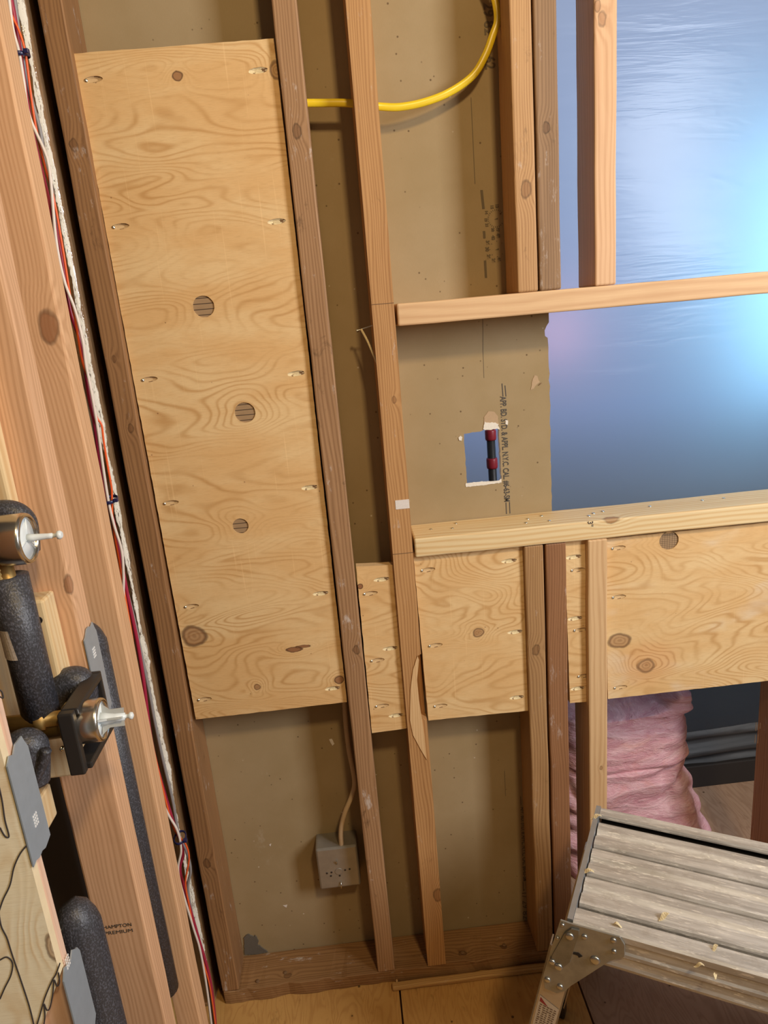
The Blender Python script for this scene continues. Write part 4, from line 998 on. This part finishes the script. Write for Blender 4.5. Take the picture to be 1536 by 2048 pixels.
# pink insulation batt
def pink_mat():
    t = T('pink_glass_wool')
    n1 = t.noise(t.v('MULTIPLY', t.P, (9, 9, 30)), 1.0, 5, 0.7, 1.4)
    n2 = t.noise(t.P, 9, 5, 0.7, 1.0)
    n3 = t.noise(t.v('MULTIPLY', t.P, (60, 60, 200)), 1.0, 3, 0.7)
    c = t.mix(t.sm(n1, 0.3, 0.7), (0.62, 0.30, 0.36), (0.84, 0.55, 0.60))
    c = t.mix(t.f('MULTIPLY', t.sm(n2, 0.5, 0.72), 0.55), c, (0.82, 0.42, 0.36))
    c = t.mix(t.f('MULTIPLY', t.sm(n3, 0.5, 0.8), 0.4), c, (0.95, 0.78, 0.80))
    t.bump(t.f('ADD', n1, t.f('MULTIPLY', n3, 0.4)), 0.9, 0.006)
    return t.out(c, 0.95, Specular_IOR_Level=0.05)
YI = 0.30
left = [(1.0, 0.34)]
prof_px = [(1378, 1352, 1372), (1392, 1338, 1380), (1405, 1325, 1384), (1412, 1296, 1386), (1418, 1130, 1388), (1440, 1120, 1384), (1465, 1120, 1390), (1495, 1120, 1388), (1515, 1120, 1392), (1525, 1120, 1384), (1545, 1120, 1378),
           (1575, 1120, 1384), (1610, 1120, 1400), (1650, 1120, 1412), (1700, 1120, 1425), (1760, 1120, 1440)]
bm = bmesh.new(); rings = []; SEG = 64
levels = []
for k in range(len(prof_px) - 1):
    for t_ in [i / 5 for i in range(5)]:
        a, b = prof_px[k], prof_px[k + 1]; levels.append([a[i] + (b[i] - a[i]) * t_ for i in range(3)])
levels.append(list(prof_px[-1]))
zf = onY(1400, 1760, YI).z
for n_, (y_, xl_, xr_) in enumerate(levels):
    dep = 0.028 + 0.095 * min(1, n_ / 34); yc_ = dep - 0.075
    pr_ = onY(xr_, y_, YI - 0.05); pl_ = onY(xl_, y_, YI - 0.05)
    z = pr_.z; cx_ = (pl_.x + pr_.x) / 2; hw_ = (pr_.x - pl_.x) / 2
    band = 0.5 if n_ < 45 else 1.0
    ring_ = []
    for s in range(SEG):
        a = 2 * math.pi * s / SEG; ca, sa = math.cos(a), math.sin(a)
        x = hw_ * math.copysign(abs(ca) ** 0.45, ca); y = dep * math.copysign(abs(sa) ** 0.6, sa)
        q = Vector((x * 7, y * 7, z * 16)); q2 = Vector((x * 24, y * 20, z * 70)); q3 = Vector((x * 6 + 3, y * 6, z * 5))
        lump = noise.noise(Vector((x * 11, y * 11, z * 11)) + Vector((5, 5, 5))); lump2 = noise.noise(Vector((x * 26, y * 26, z * 26)))
        if n_ > 40: zz_off = 0.010 * noise.noise(Vector((x * 14, y * 14, n_ * 0.11)))
        else: zz_off = 0.0
        d = (0.010 * noise.noise(q) + 0.007 * noise.noise(q2)) * (1.0 if n_ < 45 else 0.25) + 0.020 * noise.noise(q3) * band + ((abs(lump) * 0.045 - 0.008 + lump2 * 0.007) if n_ >= 45 else 0)
        nrm = Vector((ca, sa * 1.4, 0)).normalized()
        zz = z + (0.008 * noise.noise(Vector((x * 12, 0, 7))) if n_ < 25 else 0)
        ring_.append(bm.verts.new((cx_ + x + nrm.x * d * 0.8 - 0.56, yc_ + y + nrm.y * d, zz + zz_off)))
    rings.append(ring_)
for A, B in zip(rings, rings[1:]):
    for s in range(SEG): bm.faces.new((A[s], A[(s + 1) % SEG], B[(s + 1) % SEG], B[s]))
bm.faces.new(rings[0]); bm.faces.new(rings[-1][::-1])
dz = min(v_.co.z for v_ in bm.verts)
for v_ in bm.verts:     # stretch the foot down to the floor
    if v_.co.z < 0.34: v_.co.z = 0.001 + (v_.co.z - dz) * (0.339 / (0.34 - dz))
ib = from_bm('insulation_batt', bm, pink_mat(), None, (0.56, YI, 0.0), True)
tag(ib, 'pink fluffy insulation batt slumped behind the lower studs', 'insulation')

# ================================================================== folding work platform
Z5 = 0.50
A0 = onZ(1136, 1838, Z5); B0 = onZ(1194, 1612, Z5)
vdir = (B0 - A0).normalized(); C0 = onZ(1536, 1972, Z5); udir = (C0 - A0); udir = (udir - vdir * udir.dot(vdir)).normalized()
WV = (B0 - A0).length; LU = 0.86
ang = math.atan2(udir.y, udir.x)
wp = thing('work_platform', 'dusty aluminium folding work platform in the lower right corner', 'platform', (A0.x, A0.y, 0)); wp.rotation_euler = (0, 0, ang)
# own frame: x along the deck, y across it, z up from the floor
def loc(p): d = Vector(p) - Vector((A0.x, A0.y, 0)); return Vector((d.dot(udir), d.dot(vdir), d.z))
def alu_mat():
    t = T('dusty_scuffed_aluminium')
    n1 = t.noise(t.v('MULTIPLY', t.P, (6, 60, 60)), 1.0, 4, 0.7)
    n2 = t.noise(t.P, 24, 5, 0.75)
    n3 = t.noise(t.v('MULTIPLY', t.P, (30, 260, 100)), 1.0, 3, 0.8)
    c = t.mix(t.sm(n1, 0.35, 0.7), (0.46, 0.43, 0.39), (0.70, 0.67, 0.62))
    c = t.mix(t.f('MULTIPLY', t.sm(n2, 0.52, 0.68), 0.35), c, (0.38, 0.33, 0.27))
    c = t.mix(t.f('MULTIPLY', t.sm(n3, 0.54, 0.66), 0.8), c, (0.86, 0.82, 0.74))
    t.bump(t.f('ADD', n1, n3), 0.3, 0.0012)
    t.b.inputs['Specular IOR Level'].default_value = 0.5
    return t.out(c, t.f('MULTIPLY_ADD', n1, 0.35, 0.38), 0.35)
M['alu'] = alu_mat(); M['alus'] = plain('plain_aluminium', (0.55, 0.52, 0.48), 0.38, 0.7, var=0.15, scale=50)
def extr(name, prof, x0, x1, mat, parent):
    bm = bmesh.new(); A = [bm.verts.new((x0, y, z)) for y, z in prof]; B = [bm.verts.new((x1, y, z)) for y, z in prof]
    bm.faces.new(A); bm.faces.new(B[::-1])
    for i in range(len(prof)): bm.faces.new((A[i], B[i], B[(i + 1) % len(prof)], A[(i + 1) % len(prof)]))
    return from_bm(name, bm, mat, parent)
def ridged(y0, y1, zt_):
    w_ = y1 - y0; m = (y0 + y1) / 2
    return [(y0, zt_ - 0.006), (y0 + 0.002, zt_ - 0.001), (y0 + 0.006, zt_), (m - 0.010, zt_ - 0.0005), (m - 0.004, zt_ - 0.0060), (m + 0.002, zt_ - 0.0062), (m + 0.009, zt_ - 0.0006), (y1 - 0.008, zt_ - 0.0005),
            (y1 - 0.003, zt_ - 0.0035), (y1, zt_ - 0.009), (y1, zt_ - 0.012), (y0, zt_ - 0.012)]
rw = 0.030
extr('front_rail', [(0, Z5 - 0.070), (-0.0015, Z5 - 0.064), (0, Z5 - 0.058), (0, Z5 - 0.046), (-0.002, Z5 - 0.042), (-0.002, Z5 - 0.036), (0, Z5 - 0.032), (0, Z5 - 0.018), (-0.002, Z5 - 0.014), (-0.0025, Z5 - 0.003), (0.001, Z5),
                    (rw - 0.004, Z5), (rw, Z5 - 0.003), (rw, Z5 - 0.007), (0.004, Z5 - 0.007), (0.004, Z5 - 0.070)], 0.008, LU, M['alu'], wp)
extr('back_rail', [(WV, Z5 - 0.070), (WV, Z5 - 0.003), (WV - 0.003, Z5), (WV - rw * 0.75, Z5), (WV - rw * 0.8, Z5 - 0.004), (WV - rw * 0.8, Z5 - 0.007), (WV - 0.004, Z5 - 0.007), (WV - 0.004, Z5 - 0.070)], 0.008, LU, M['alu'], wp)
y0, y1 = rw + 0.008, WV - rw * 0.8 - 0.009; n_ = 3; sw = (y1 - y0) / n_
for k in range(n_):
    extr('deck_slat', ridged(y0 + sw * k + 0.0015, y0 + sw * (k + 1) - 0.0015, Z5 - 0.002), 0.010, LU, M['alu'], wp)
bm = bmesh.new(); add_box(bm, (0.010, 0.006, Z5 - 0.024), (LU - 0.002, WV - 0.006, Z5 - 0.0205)); from_bm('slot_shade_sheet', bm, M['blackp'], wp)  # black sheet under the slats stands in for shade in the slots
ec = extr('end_cap', [(0.0, Z5 - 0.068), (0.0, Z5 + 0.0015), (WV, Z5 + 0.0015), (WV, Z5 - 0.068)], -0.001, 0.0075, plain('grey_end_cap', (0.40, 0.42, 0.44), 0.4, 0.6), wp); ec['label'] = 'smooth grey end strip'
for k in range(4):
    pass
# hinge plate on the near side, drawn in its own plane
n_side = -vdir; P0 = A0 + n_side * 0.004
def hp_(x, y, off=0.004): q = onP(x, y, A0 + n_side * off, n_side); return loc(q)
hpx = [(1121, 1838), (1140, 1845), (1240, 1872), (1250, 1888), (1250, 1912), (1232, 1916), (1218, 1920), (1170, 1952), (1140, 1970), (1132, 1980), (1114, 1985), (1090, 1975), (1086, 1950), (1094, 1925), (1104, 1890)]
hl = [hp_(x, y) for x, y in hpx]
def side_plate(name, pts, yoff, th, mat, parent):
    bm = bmesh.new(); F = [bm.verts.new((p.x, yoff - th, p.z)) for p in pts]; B = [bm.verts.new((p.x, yoff, p.z)) for p in pts]
    bm.faces.new(F); bm.faces.new(B[::-1])
    for i in range(len(pts)): bm.faces.new((F[i], B[i], B[(i + 1) % len(pts)], F[(i + 1) % len(pts)]))
    bmesh.ops.bevel(bm, geom=[e for e in bm.edges], offset=0.0006, segments=1, affect='EDGES')
    return from_bm(name, bm, mat, parent)
M['hinge'] = plain('stained_hinge_steel', (0.34, 0.335, 0.30), 0.36, 0.55, var=0.45, scale=34, bump=0.3)
M['lever'] = plain('dark_lever_steel', (0.24, 0.235, 0.20), 0.32, 0.6, var=0.4, scale=40, bump=0.3)
hgp = side_plate('hinge_plate', hl, -0.0032, 0.003, M['hinge'], wp)
lv = side_plate('lock_lever', [hp_(x, y, 0.01) for x, y in ((1128, 1868), (1142, 1858), (1158, 1862), (1157, 1872), (1140, 1925), (1124, 1938), (1100, 1925), (1104, 1912))], -0.0066, 0.003, M['lever'], wp)
for i, (x, y, r) in enumerate(((1125, 1850, .0032), (1140, 1870, .0068), (1169, 1874, .0045), (1227, 1881, .0045), (1228, 1903, .0038), (1190, 1921, .0078), (1118, 1931, .0065), (1105, 1921, .0052), (1095, 1960, .0052), (1120, 1974, .0052), (1115, 1876, .003))):
    q = hp_(x, y, 0.007); off = -0.0096 if (x, y) in ((1140, 1870), (1118, 1931), (1105, 1921)) else -0.0062
    turned('rivet', [(r, 0), (r, 0.0012), (r * .75, 0.0024), (r * .3, 0.0030)], (q.x, off, q.z), (0, -1, 0), M['steel'], hgp, 18)
side_plate('slot', [hp_(x, y) for x, y in ((1145, 1901), (1158, 1903), (1166, 1910), (1158, 1913), (1156, 1908), (1144, 1905))], -0.0061, 0.0006, M['black'], hgp)
# legs: channel from the hinge down to the floor, leaning outwards
l0 = hp_(1113, 1950); l1 = hp_(1080, 2075); dl = (l1 - l0); dl.y = 0; dl.normalize()
foot = l0 + dl * ((l0.z) / -dl.z)
def leg(ytop, sgn, xm=None, dx=0.0):
    a = Vector((l0.x, ytop, l0.z + 0.05)) - dl * 0.0; a.x -= dl.x / dl.z * -0.05 * 0 ; a = Vector((l0.x + dl.x / dl.z * 0.05, ytop, l0.z + 0.05)); b = Vector((foot.x, ytop, 0.012)); a.x += dx; b.x += dx
    s_ = Vector((-dl.z, 0, dl.x)); hw2 = 0.0215
    bm = bmesh.new(); yy = [0, 0.022 * sgn]
    for (u0, u1, v0, v1) in ((-hw2, hw2, 0, 0.0025 * sgn), (-hw2, -hw2 + 0.0025, 0, 0.022 * sgn), (hw2 - 0.0025, hw2, 0, 0.022 * sgn)):
        vs = []
        for P_ in (a, b):
            for (u_, v_) in ((u0, v0), (u1, v0), (u1, v1), (u0, v1)): vs.append(bm.verts.new(P_ + s_ * u_ + Vector((0, v_, 0))))
        bm.faces.new(vs[0:4]); bm.faces.new(vs[4:8][::-1])
        for i in range(4): bm.faces.new((vs[i], vs[(i + 1) % 4], vs[4 + (i + 1) % 4], vs[4 + i]))
    if xm is not None:
        for v_ in bm.verts: v_.co.x = xm - v_.co.x
    o = from_bm('leg', bm, M['alus'], wp)
    bm = bmesh.new(); fx_ = foot.x + dx if xm is None else xm - foot.x
    add_box(bm, (fx_ - 0.026, ytop - 0.002 if sgn > 0 else ytop - 0.024, 0.0), (fx_ + 0.026, ytop + 0.024 if sgn > 0 else ytop + 0.002, 0.03), 0.003)
    from_bm('rubber_foot', bm, M['blackp'], o)
    return o, s_
lg, s_ = leg(0.0, 1); leg(WV - 0.03, -1, None, 0.014); leg(0.0, 1, LU); leg(WV, -1, LU)
# warning label on the near leg
lc = hp_(1095, 2018, 0.001); ldir = dl.copy()
def lab_pt(u_, v_): return Vector((lc.x, -0.0006, lc.z)) + s_ * u_ + ldir * v_
bm = bmesh.new(); vs = [bm.verts.new(lab_pt(u_, v_)) for u_, v_ in ((-.017, -.022), (.017, -.010), (.017, .09), (-.017, .09))]; bm.faces.new(vs)
lb = from_bm('warning_label', bm, plain('cream_label', (0.62, 0.54, 0.44), 0.5, bump=0), lg); lb['label'] = 'cream warning label with a red triangle'
def lab_poly(name, pts, mat, off):
    bm = bmesh.new(); bm.faces.new([bm.verts.new(lab_pt(u_, v_) + Vector((0, off, 0))) for u_, v_ in pts]); return from_bm(name, bm, mat, lb)
lab_poly('red_triangle', [(-.015, -.019), (.000, -.004), (-.015, -.009)], M['red'], -0.0003)
bm = bmesh.new()
for r in range(17):
    v0 = -.004 + r * .005
    for c__ in range(5):
        u0 = -.014 + c__ * .0058 + random.uniform(0, .001); u1 = u0 + random.uniform(.003, .0048)
        bm.faces.new([bm.verts.new(lab_pt(u_, v_) + Vector((0, -0.0003, 0))) for u_, v_ in ((u0, v0), (u1, v0), (u1, v0 + .0022), (u0, v0 + .0022))])
from_bm('fine_print', bm, plain('brown_print', (0.16, 0.10, 0.07), 0.6, bump=0), lb)
# wood chips lying on the deck
random.seed(11)
chips = [(1175, 1742, 'largest curled wood chip on the left end of the deck'), (1328, 1832, 'pointed wood chip in the middle of the deck'), (1237, 1850, 'brown crumpled chip in the front slot of the deck'),
         (1398, 1930, 'pale chip near the front rail of the deck'), (1192, 1633, 'chip dust pile at the back left corner of the deck'), (1430, 1895, 'chip in the front slot towards the right of the deck'), (1430, 1950, 'small chip over the front edge of the deck')]
for i, (x, y, lab) in enumerate(chips):
    p = onZ(x, y, Z5 + 0.003); bm = bmesh.new(); k = 9; prev = None; a0 = random.uniform(0, 6.28); sz = 0.009 if i in (0, 1, 4) else 0.006
    for j in range(k):
        t_ = j / (k - 1); c = Vector((math.cos(a0), math.sin(a0), 0)) * (t_ - .5) * sz * 2.4; c.z = 0.0035 * math.sin(t_ * 5) + 0.002
        wv = Vector((-math.sin(a0), math.cos(a0), 0.3 * math.sin(j))) * sz * 0.42 * math.sin(math.pi * (t_ * .85 + .1))
        cur = [bm.verts.new(c + wv), bm.verts.new(c - wv), bm.verts.new(c - wv + Vector((0, 0, .0008))), bm.verts.new(c + wv + Vector((0, 0, .0008)))]
        if prev:
            for q in range(4): bm.faces.new((prev[q], prev[(q + 1) % 4], cur[(q + 1) % 4], cur[q]))
        else: bm.faces.new(cur)
        prev = cur
    bm.faces.new(prev[::-1])
    tag(from_bm('wood_chip', bm, M['raw'], None, (p.x, p.y, Z5)), lab, 'wood chip', 'wood chips on the platform')
